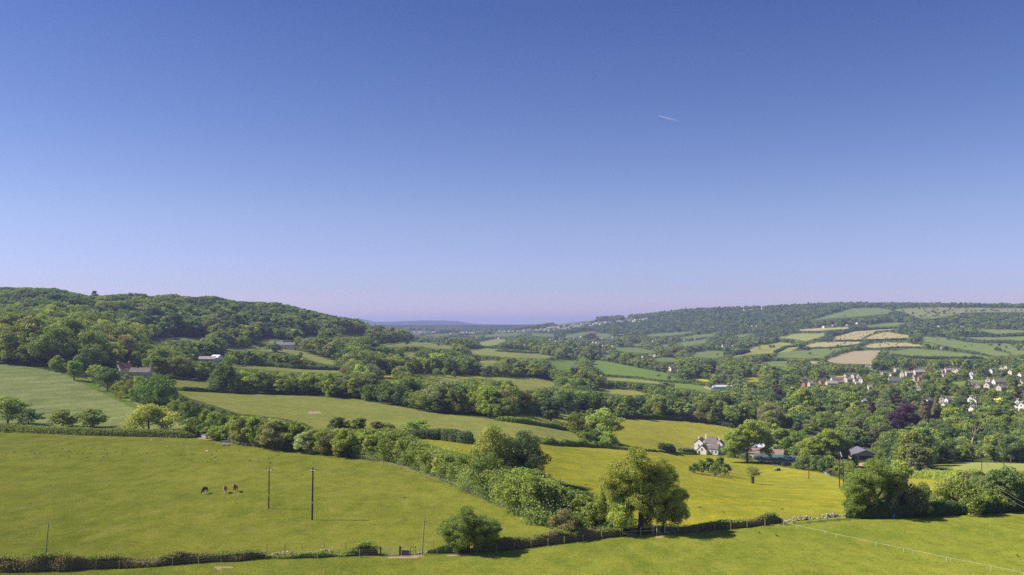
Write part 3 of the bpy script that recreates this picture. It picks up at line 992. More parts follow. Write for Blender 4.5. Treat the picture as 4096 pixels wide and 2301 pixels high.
# ---- single trees one can point to
def big_tree(vx, base, total, wv, lobes, tint, label, trunk='bark', thick=.36, lod=1, lo=.3):
    """a large tree whose crown is several leaning masses on one forked trunk; lobes in layout pixels"""
    p = P(vx, base)
    root = empty('tree', p)
    tr = MB()
    k = M(1, p.y)
    tr.tube([(0, 0, -.4), (.05, 0, total * k * .18), (-.1, .1, total * k * .4)], [thick * 1.4, thick, thick * .8], 9)
    fork = Vector((-.05, .05, total * k * .26))
    for n_, (dx, zb, h_, w_, sh) in enumerate(lobes):
        cm = TREES[(sh, lod)][n_ % len(TREES[(sh, lod)])][0]
        dy = ((n_ * 37) % 7 - 3) / 3 * wv * .14
        sx = w_ * k / SHAPES[sh][1]
        o = link('foliage_mass', cm, root, (dx * k, dy * k, zb * k), n_ * 1.7, (sx, sx, h_ * k), vary(TINT[tint] if isinstance(tint, str) else tint, rng, .10))
        e = Vector((dx * k, dy * k, (zb + h_ * .62) * k))
        mid = fork.lerp(e, .5) + Vector((0, 0, -.3))
        tr.tube([fork, mid, e], [thick * .55, thick * .35, thick * .12], 6)
        for f in (-.5, .5):
            e2 = e + Vector((f * w_ * k * .55, f * w_ * k * .3, h_ * k * .12))
            tr.tube([mid, mid.lerp(e2, .6), e2], [thick * .25, thick * .15, thick * .05], 5)
    tr.obj('trunk', [trunk], root)
    tag(root, label, 'tree')
    trees_done.append((p.x, p.y, wv * k * .45))
    counts['tree'] += 1
    KEEP_BOX.append([(vx - wv * .3, base - total * lo), (vx + wv * .3, base - total * lo), (vx + wv * .25, base - total * .9), (vx - wv * .25, base - total * .9)])


T(1560, 1338, 1240, 100, 'bush', 'bright green', 'leafy bush growing against the left foot of the tall ash tree')
T(1668, 1330, 1235, 95, 'bush', 'olive green', 'drooping leafy side growth at the right foot of the tall ash tree')
T(1322, 1222, 1087, 104, 'round', 'dark green', 'dense dark green tree at the end of the young tree belt')
T(1243, 1222, 1073, 112, 'round', 'light green', 'pale green willow-like tree just left of the dense dark tree')
T(1228, 1246, 1140, 92, 'round', 'mid green', 'mid green tree in front of the pale willow-like tree')
T(1420, 1354, 1282, 62, 'round', 'brown green', 'ragged brownish hawthorn tree standing in the near hedge')
T(2165, 1302, 1215, 80, 'bush', 'bright green', 'bright leafy bush at the left foot of the forked ash tree')
T(2260, 1300, 1195, 85, 'bush', 'grey green', 'greyish leafy bush at the right foot of the forked ash tree')
T(2325, 1298, 1218, 82, 'bush', 'olive green', 'low olive bush tree next right of the forked ash tree')
T(2412, 1292, 1200, 112, 'bush', 'olive green', 'wide olive hawthorn bush between two gaps in the right hedge')
T(2524, 1286, 1178, 112, 'round', 'deep green', 'round deep green tree right of the short pale post')
T(2500, 1288, 1232, 70, 'bush', 'bright green', 'bright green bush below the round deep green tree')
T(2590, 1283, 1202, 90, 'bush', 'dark green', 'dark bush cut by the right picture edge')
T(1965, 1150, 1078, 70, 'tall', 'olive green', 'olive tree between the farmhouse tree and the yard roofs')
T(2010, 1156, 1086, 75, 'round', 'mid green', 'mid green tree standing at the long green-roofed farm building')
T(2120, 1172, 1130, 60, 'bush', 'deep green', 'low deep green bush in front of the open barn')
T(1466, 1098, 1034, 62, 'round', 'olive green', 'left tree of the bushy pair at the meadow corner')
T(1518, 1112, 1028, 84, 'round', 'light green', 'right, larger and paler tree of the bushy pair at the meadow corner')
T(1498, 1118, 1082, 46, 'bush', 'dark green', 'small dark bush in front of the bushy pair of trees')
T(1386, 1064, 1003, 48, 'tall', 'dark green', 'pointed dark tree alone in the low hedge behind the middle meadow')
T(852, 1092, 1050, 46, 'round', 'dark green', 'leftmost dark round tree of the scrub hedge behind the young belt')
T(903, 1094, 1052, 44, 'tall', 'mid green', 'upright green tree second in the scrub hedge behind the young belt')
T(945, 1088, 1060, 34, 'tall', 'brown green', 'narrow brownish bush tree in the scrub hedge behind the young belt')
T(972, 1090, 1064, 44, 'bush', 'olive green', 'spiky olive bush in the middle of the scrub hedge')
T(1042, 1094, 1058, 62, 'round', 'mid green', 'rounded tree at the right end of the scrub hedge')
T(20, 1068, 998, 84, 'round', 'mid green', 'large tree at the left picture edge behind the paddock hedge')
T(72, 1072, 1030, 50, 'round', 'dark green', 'small dark tree right of the one at the left picture edge')
T(158, 1074, 1030, 66, 'bush', 'olive green', 'yellowish bush tree behind the trimmed paddock hedge')
T(228, 1076, 1030, 82, 'bush', 'mid green', 'wide dark-sided bush tree behind the trimmed paddock hedge')
T(374, 1086, 1018, 126, 'bush', 'bright green', 'wide bright green tree at the right end of the trimmed paddock hedge')
T(398, 1026, 942, 84, 'round', 'deep green', 'tallest dark tree of the hedgerow running up past the crop field')
T(270, 984, 924, 66, 'round', 'deep green', 'dark tree at the upper left end of the crop field hedgerow')
T(186, 956, 908, 38, 'tall', 'mid green', 'narrow tree jutting out of the wood into the crop field')
T(1893, 1216, 1177, 38, 'round', 'olive green', 'small lone thorn tree with a thick trunk in the buttercup meadow')
T(2257, 1020, 1000, 46, 'round', 'purple', 'flat purple tree top just above the largest copper beech')
T(2196, 1048, 1012, 24, 'tall', 'purple', 'narrow purple tree left of the largest copper beech')
T(2295, 937, 920, 28, 'round', 'purple', 'round purple tree behind the village roofs')
T(2075, 954, 939, 22, 'round', 'purple', 'small purple tree at the left end of the village')
T(1957, 1010, 977, 40, 'round', 'purple', 'purple tree in the wood left of the tall bright tree')
T(2563, 1008, 982, 24, 'tall', 'purple', 'purple tree near the right picture edge')
T(2342, 1038, 1008, 16, 'tall', 'purple', 'slim purple tree between the two brown conifers')
T(2412, 1024, 1011, 20, 'round', 'purple', 'small purple tree left of the tiered pale house')
T(1488, 858, 838, 32, 'round', 'purple', 'purple tree among the houses of the far hamlet')
T(1809, 968, 955, 15, 'round', 'purple', 'small purple tree near the long white shed')
T(2326, 1060, 990, 34, 'cone', 'brown green', 'left of two tall brownish conifers in the village gardens')
T(2357, 1058, 992, 32, 'cone', 'brown green', 'right of two tall brownish conifers in the village gardens')
T(2021, 1060, 975, 60, 'tall', 'bright green', 'tall bright green tree rising out of the valley wood')
T(2396, 1010, 998, 16, 'round', 'yellow', 'small yellow tree in a garden left of the tiered pale house')
T(2512, 1020, 1001, 24, 'round', 'yellow', 'larger yellow tree in a garden near the right edge')
T(1733, 1050, 1017, 36, 'tall', 'silvery', 'silvery white-leaved tree in the valley wood')
T(2432, 1000, 955, 24, 'cone', 'deep green', 'dark garden conifer in front of the long village house')
for k, (x, b, t, wv) in enumerate([(1748, 1190, 1166, 26), (1766, 1192, 1158, 28), (1784, 1190, 1152, 26), (1800, 1196, 1164, 28), (1812, 1192, 1150, 24), (1824, 1197, 1166, 26), (1776, 1184, 1160, 28), (1806, 1184, 1160, 30)]):
    T(x, b, t, wv, 'tall' if k % 3 else 'bush', 'mid green' if k % 2 else 'deep green', 'young tree of the little fenced copse in the buttercup meadow', group='young trees in the fenced copse')
for k, (x, b, t, wv, tn) in enumerate([(330, 1008, 955, 52, 'bright green'), (352, 1012, 965, 46, 'mid green'), (300, 1000, 958, 40, 'bright green'), (440, 1040, 1006, 40, 'olive green'), (468, 1052, 1010, 42, 'mid green'), (495, 1062, 1022, 40, 'dark green'), (515, 1070, 1030, 38, 'olive green'), (536, 1078, 1036, 42, 'bright green'), (556, 1086, 1040, 40, 'mid green')]):
    T(x, b, t, wv, 'bush', tn, '%s bush tree, crop field hedgerow, %s' % (tn, ['right of the upper dark tree', 'just left of the tallest dark tree', 'first right of the upper dark tree', 'just right of the tallest dark tree', 'halfway down to the belt', 'past the middle of the lower part', 'near the young tree belt', 'next to the young tree belt', 'touching the young tree belt'][k]))

big_tree(1612, 1335, 211, 215, [(-12, 92, 119, 118, 'round'), (-64, 62, 104, 88, 'round'), (-88, 30, 70, 56, 'round'), (62, 70, 104, 78, 'round'), (84, 34, 80, 64, 'round'), (98, 8, 60, 46, 'round'), (-46, 20, 92, 96, 'round'), (12, 30, 110, 104, 'round'), (34, 92, 80, 66, 'round'), (48, 10, 70, 62, 'round')], (.185, .205, .050), 'tallest broad olive green ash tree, by the stile in the near hedge', thick=.42, lod=0)
big_tree(2200, 1301, 148, 165, [(-8, 62, 86, 100, 'round'), (-48, 30, 78, 66, 'round'), (40, 44, 80, 70, 'round'), (62, 14, 70, 56, 'round'), (-60, 2, 56, 46, 'round'), (-22, 6, 70, 62, 'round'), (74, 0, 50, 44, 'bush')], 'mid green', 'broad ash tree with ivy and a visible forked trunk at the right hedge', 'ivybark', .5, lod=0)
big_tree(1178, 1388, 115, 156, [(-2, 34, 82, 86, 'round'), (-42, 14, 70, 66, 'round'), (42, 16, 70, 70, 'round'), (-60, 24, 48, 42, 'round'), (62, 26, 46, 40, 'round'), (-14, 2, 60, 84, 'bush'), (34, 2, 54, 70, 'bush'), (12, 20, 76, 80, 'round')], 'mid green', 'big rounded green bush tree standing alone at the near hedge beside the gate', thick=.2, lod=0)
big_tree(2272, 1083, 68, 76, [(0, 14, 54, 62, 'round'), (-18, 5, 46, 44, 'round'), (19, 5, 46, 44, 'round'), (0, 0, 40, 60, 'round')], 'purple', 'largest purple copper beech among the green valley trees', lo=.05)
T(335, 753, 727, 30, 'round', 'dark green', 'dark round tree breaking the left skyline most clearly')
T(466, 752, 733, 36, 'round', 'dark green', 'left of two dark flat-topped trees on the left skyline')
T(490, 753, 735, 40, 'round', 'dark green', 'right of two dark flat-topped trees on the left skyline')
T(574, 758, 742, 26, 'round', 'dark green', 'small dark tree on the left skyline, right of the flat-topped pair')
T(236, 750, 728, 18, 'tall', 'mid green', 'narrow pale tree on the left skyline, left of the darkest tree')
T(315, 968, 942, 34, 'bush', 'mid green', 'mid green bush tree hiding the foot of the red-roofed cottage')
T(350, 972, 946, 40, 'bush', 'bright green', 'bright bush tree hiding the foot of the low long-roofed cottage')
T(530, 940, 908, 34, 'round', 'mid green', 'round tree in front of the pale bungalow')
big_tree(1880, 1164, 108, 122, [(0, 48, 60, 76, 'round'), (-36, 26, 58, 52, 'round'), (38, 30, 58, 52, 'round'), (-8, 12, 54, 60, 'round'), (48, 10, 42, 36, 'round'), (-44, 6, 40, 38, 'round')], 'bright green', 'large bright green tree right of the white farmhouse', thick=.4)
big_tree(2072, 1172, 93, 135, [(4, 38, 55, 80, 'round'), (-40, 18, 52, 56, 'round'), (42, 24, 54, 56, 'round'), (0, 8, 48, 70, 'round'), (-54, 2, 34, 34, 'round')], 'bright green', 'large bright green tree left of the open dark barn', thick=.4)

# houses must stay visible: their picture boxes join the areas to leave open
HOUSE_BOX = []


# ------------------------------------------------------------------ buildings
def gable_parts(L, Wd, he, hr, ov=.35, hip=0.0, th=.18):
    """walls with gables and a pitched roof; ridge along local x"""
    x, y = L / 2, Wd / 2
    hx = x - hip * Wd / 2
    wv = [(-x, -y, -.8), (x, -y, -.8), (x, y, -.8), (-x, y, -.8), (-x, -y, he), (x, -y, he), (x, y, he), (-x, y, he)]
    wf = [(0, 1, 5, 4), (2, 3, 7, 6)]
    if hip:
        wf += [(1, 2, 6, 5), (3, 0, 4, 7)]
    else:
        wv += [(-x, 0, hr), (x, 0, hr)]
        wf += [(1, 2, 6, 9, 5), (3, 0, 4, 8, 7)]
    k = (hr - he) / y
    ex, ey, ez = x + ov * .6, y + ov, he - ov * k
    rx = hx + (ov * .6 if not hip else 0)
    up = .06
    rv = []
    for dz in (up, up + th):
        rv += [(-ex, -ey, ez + dz), (ex, -ey, ez + dz), (ex, ey, ez + dz), (-ex, ey, ez + dz), (-rx, 0, hr + dz), (rx, 0, hr + dz)]
    rf = [(6, 7, 11, 10), (8, 9, 10, 11), (0, 4, 5, 1), (2, 5, 4, 3), (0, 1, 7, 6), (2, 3, 9, 8)]
    if hip:
        rf += [(7, 8, 11), (9, 6, 10), (1, 5, 2), (3, 4, 0), (1, 2, 8, 7), (3, 0, 6, 9)]
    else:
        rf += [(1, 5, 11, 7), (5, 2, 8, 11), (3, 4, 10, 9), (4, 0, 6, 10)]
    return (wv, wf), (rv, rf)


def chimney_mb(h=1.3, s=.7, pots=1):
    mb = MB().box((0, 0, h / 2 - .6), (s, s * .8, h + 1.2), 0).box((0, 0, h + .06), (s + .16, s * .8 + .16, .12), 0)
    for k in range(pots):
        mb.tube([((k - (pots - 1) / 2) * .35, 0, h + .1), ((k - (pots - 1) / 2) * .35, 0, h + .5)], [.14, .11], 6, 1)
    return mb


_win = {}


def window(parent, x, y, z, ang, wd=1.0, ht=1.2, frame='white'):
    key = (round(wd, 1), round(ht, 1), frame)
    if key not in _win:
        mb = MB().box((0, 0, 0), (wd, .06, ht), 1)
        for sx in (-1, 1):
            mb.box((sx * wd / 2, -.02, 0), (.10, .14, ht + .1), 0)
        mb.box((0, -.03, 0), (.06, .10, ht - .1), 0)
        mb.box((0, -.02, ht / 2), (wd - .1, .13, .1), 0).box((0, -.05, -ht / 2), (wd + .2, .2, .1), 0)
        _win[key] = mb.mesh('window', [frame, 'glass'])
    return link('window', _win[key], parent, (x, y, z), ang)


def gabled_house(name, p, L, Wd, he, hr, rz, wall, roof, label, cat='house', group=None, chim=(), wins='auto', door=True, hip=0, frame='white', parent=None):
    root = parent or empty(name, p, rz)
    (wv, wf), (rv, rf) = gable_parts(L, Wd, he, hr, hip=hip)
    link('wall', mk_mesh('wall', wv, wf, [wall]), root)
    ro = link('roof', mk_mesh('roof', rv, rf, [roof]), root)
    for c in chim:
        chimney_mb(.75, .7, 1).obj('chimney', [wall if wall != 'white' else 'stone_wall', 'tile_red'], ro, (c * L / 2, 0, hr))
    if wins == 'auto':
        n = max(1, int(L / 3.4))
        for fl in range(2 if he > 4.2 else 1):
            z = 1.5 + 2.6 * fl
            for s, a in ((-1, 0), (1, math.pi)):
                for i in range(n):
                    x = (-L / 2 + (i + .5) * L / n)
                    if door and fl == 0 and s == -1 and i == n // 2:
                        MB().box((0, 0, 0), (1.0, .12, 2.1), 0).obj('door', ['timber_dark'], root, (x, s * Wd / 2, 1.0), a)
                        continue
                    window(root, x, s * (Wd / 2 + .01), z, a, 1.0, 1.2, frame)
            for s, a in ((-1, -math.pi / 2), (1, math.pi / 2)):
                window(root, s * (L / 2 + .01), 0, z, a, 1.0, 1.2, frame)
    if parent is None:
        tag(root, label, cat, group)
    return root


def box_of(vx, base, top, wv):
    HOUSE_BOX.append([(vx - wv / 2, base), (vx + wv / 2, base), (vx + wv / 2, top), (vx - wv / 2, top)])


def H(v, wv, rz, wall, roof, label, st=2, keep=None, chim=(-.9, .9), group=None, hip=0, deep=None, cat='house', wins='auto'):
    """a house seen at layout point v, wv layout pixels wide"""
    p = P(*v)
    wm = M(wv, p.y)
    if rz < 0:            # gables turn to the left and catch the sun
        rz = -rz * .8
    a = R(rz)
    c, s = abs(math.cos(a)), abs(math.sin(a))
    Wd = deep or min(6.5, max(4.2, wm * .6))
    L = (wm - Wd * s) / c if c > .35 else 8.0
    L = min(26, max(4.5, L))
    if c <= .35:
        Wd = max(4.5, (wm - L * c) / max(.5, s))
        Wd = min(Wd, 9)
    he = {1: 2.6, 2: 4.6, 1.5: 3.4}[st]
    hr = he + Wd * .40
    o = gabled_house('house', p, L, Wd, he, hr, a, wall, roof, label, chim=chim, group=group, hip=hip, cat=cat, wins=wins)
    hv = (hr + 1) / p.y * F * VS
    box_of(v[0], v[1] - hv * .25, v[1] - hv * (1 if p.y < 2000 else .6), wv)
    trees_done.append((p.x, p.y, L * .45))
    return o


# the white farmhouse
fp = P(1774, 1141)
fh = empty('farmhouse', fp, R(-25))
fl_ = lambda x, y: (x, y, 0)


def wing(cx, cy_, L, Wd, he, hr, rz, wall='render_white', roof='tile', hip=0):
    (wv, wf), (rv, rf) = gable_parts(L, Wd, he, hr, hip=hip, ov=.25)
    link('wall', mk_mesh('wall', wv, wf, [wall]), fh, (cx, cy_, 0), rz)
    return link('roof', mk_mesh('roof', rv, rf, [roof]), fh, (cx, cy_, 0), rz)


ra = wing(-3.2, 2.8, 8.0, 4.6, 5.6, 7.5, R(90), roof='tile')
rb = wing(2.6, 4.6, 8.5, 5.5, 5.5, 8.4, 0, hip=.8)
rc_ = wing(-.6, -2.4, 6.4, 4.9, 2.5, 4.9, R(90))
rd = wing(4.6, .6, 5.0, 5.2, 3.0, 5.5, 0)
re = wing(6.9, 4.3, 5.0, 4.0, 4.9, 6.8, R(90))
MB().add([(-5.6, -5.5, -.8), (-3.05, -5.5, -.8), (-3.05, -5.5, 2.45), (-5.6, -5.5, 1.0), (-5.6, .2, -.8), (-3.05, .2, -.8), (-3.05, .2, 2.45), (-5.6, .2, 1.0)],
         [(0, 1, 2, 3), (7, 6, 5, 4), (4, 0, 3, 7), (3, 2, 6, 7)]).obj('lean_to_wall', ['render_white'], fh)
MB().add([(-5.85, -5.75, .92), (-3.06, -5.75, 2.52), (-3.06, .3, 2.52), (-5.85, .3, .92), (-5.85, -5.75, 1.06), (-3.06, -5.75, 2.66), (-3.06, .3, 2.66), (-5.85, .3, 1.06)],
         [(3, 2, 1, 0), (4, 5, 6, 7), (0, 1, 5, 4), (1, 2, 6, 5), (2, 3, 7, 6), (3, 0, 4, 7)]).obj('lean_to_roof', ['tile'], fh)
for (par, x, y, z, h) in ((ra, -3.4, 0, 7.5, 1.3), (rb, -3.2, 0, 8.2, 1.5), (rc_, 2.6, 0, 4.9, 1.7), (re, -1.9, 0, 6.8, 1.8), (rd, 2.2, 0, 5.5, .9)):
    chimney_mb(h, .8, 1).obj('chimney', ['render_white', 'tile_red'], par, (x, y, z))
for x, y, z, a in ((-.6, -5.62, 3.0, 0), (-3.2, -1.22, 4.3, 0), (4.0, -2.02, 1.6, 0), (5.8, -2.02, 1.6, 0), (1.87, -3.6, 1.3, 90), (1.87, -1.0, 1.3, 90), (6.9, 1.78, 3.6, 0), (9.0, 3.2, 3.6, 90)):
    window(fh, x, y, z, R(a), .9, 1.1)
MB().box((0, 0, 0), (.9, .12, 2.0)).obj('door', ['timber_dark'], fh, (-1.9, -5.62, 1.0))
tag(fh, 'white painted farmhouse with grey brown stone tile roofs and several chimneys', 'farmhouse')
box_of(1792, 1138, 1100, 66)
box_of(1780, 1146, 1112, 46)
trees_done.append((fp.x, fp.y, 8))


def shed(name, v, L, Wd, he, hr, rz, wall, roof, label, cat, opening=None, keepw=None):
    p = P(*v)
    o = empty(name, p, R(rz))
    (wv, wf), (rv, rf) = gable_parts(L, Wd, he, hr, ov=.3)
    link('wall', mk_mesh('wall', wv, wf, [wall]), o)
    link('roof', mk_mesh('roof', rv, rf, [roof]), o)
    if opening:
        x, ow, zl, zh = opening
        MB().box((0, 0, 0), (.14, ow, zh - zl)).obj('opening', ['dark'], o, (-L / 2 - .02, x, (zl + zh) / 2))  # dark slab on the wall, painted shade instead of a cut opening
    tag(o, label, cat)
    trees_done.append((p.x, p.y, L * .5))
    hv = hr / p.y * F * VS
    box_of(v[0], v[1] - hv * .1, v[1] - hv, keepw or L * .8 / p.y * F * VS)
    return o


shed('barn', (2168, 1158), 15, 13.5, 3.6, 6.1, 84, 'timber_grey', 'slate', 'open-fronted barn with dark opening and purple grey roof right of the farm', 'barn', (0, 6.8, 1.6, 3.4), keepw=70)
shed('outbuilding', (1922, 1152), 20, 6.5, 2.6, 4.6, -28, 'stone_wall', 'tile_pink', 'long farm outbuilding under a faded orange tile roof', 'outbuilding', keepw=50)
shed('outbuilding', (1962, 1162), 24, 6.0, 1.5, 3.2, -24, 'stone_wall', 'green_sheet', 'long low outbuilding with a dark green sheet roof', 'outbuilding', keepw=80)
shed('outbuilding', (1905, 1138), 8, 6.5, 3.2, 4.8, -20, 'white', 'grey_sheet', 'outbuilding with a pale blue grey roof behind the farm trees', 'outbuilding', keepw=30)
shed('outbuilding', (1950, 1142), 8, 6.5, 3.4, 5.8, 30, 'stone_wall', 'tile', 'outbuilding with a brown peaked roof behind the green roof', 'outbuilding', keepw=24)
shed('shed', (1819, 979), 24, 9, 2.8, 4.2, 3, 'white', 'grey_sheet', 'long white shed with a pale roof in the valley', 'shed', keepw=40)
shed('barn', (1562, 846), 22, 12, 4, 6, 5, 'dark', 'slate', 'dark open-sided farm barn above the far hamlet', 'barn')
c1 = P(311, 944)
gabled_house('cottage', c1, 7.5, 5.6, 4.6, 7.4, R(52), 'stone_wall', 'tile_red', 'stone cottage with a steep red tile roof behind the crop field hedgerow', chim=(-.9, .9))
box_of(312, 941, 926, 26)
c1 = P(354, 950)
gabled_house('cottage', c1, 11.5, 5.8, 3.4, 5.8, R(4), 'stone_wall', 'tile', 'low stone cottage with a long grey brown roof and one chimney', chim=(-.45,))
box_of(354, 945, 934, 36)
p = P(293, 941)
MB().box((0, 0, 3.6), (1.4, 1.4, 7.2)).box((0, 0, 7.3), (1.8, 1.8, .25)).box((0, 0, 8.0), (1.1, 1.1, 1.2)).box((0, 0, 8.7), (1.7, 1.7, .2)).obj('chimney_stack', ['stone_dark'], None, p)
tag(bpy.data.objects['chimney_stack'], 'tall grey stone chimney stack left of the red-roofed cottage', 'chimney')
p = P(522, 912)
gabled_house('bungalow', p, 12, 7, 2.8, 4.6, R(14), 'stone_wall', 'tile_b', 'low bungalow with a pale sloping roof among trees', chim=())
box_of(500, 909, 900, 40)
p = P(545, 912)
gabled_house('house', p, 9, 7, 3.4, 5.8, R(-35), 'white', 'grey_sheet', 'white house with a pale grey roof at the right end of the low bungalow', chim=())
box_of(540, 910, 896, 30)
p = P(721, 878)
gabled_house('stone_barn', p, 17.5, 6.5, 4.3, 6.6, R(-5), 'stone_wall', 'slate', 'long stone farmhouse with a purple slate roof alone on the hillside field', chim=(.95,))
box_of(724, 880, 864, 38)
p = P(704, 872)
gabled_house('stone_barn', p, 7, 6.0, 3.2, 5.4, R(-5), 'stone_wall', 'slate', 'lower slate-roofed wing left of the long hillside farmhouse', chim=(-.6,), cat='outbuilding')
box_of(704, 873, 864, 16)


def one(cv, x, y):
    return cv([(x, y)])[0]


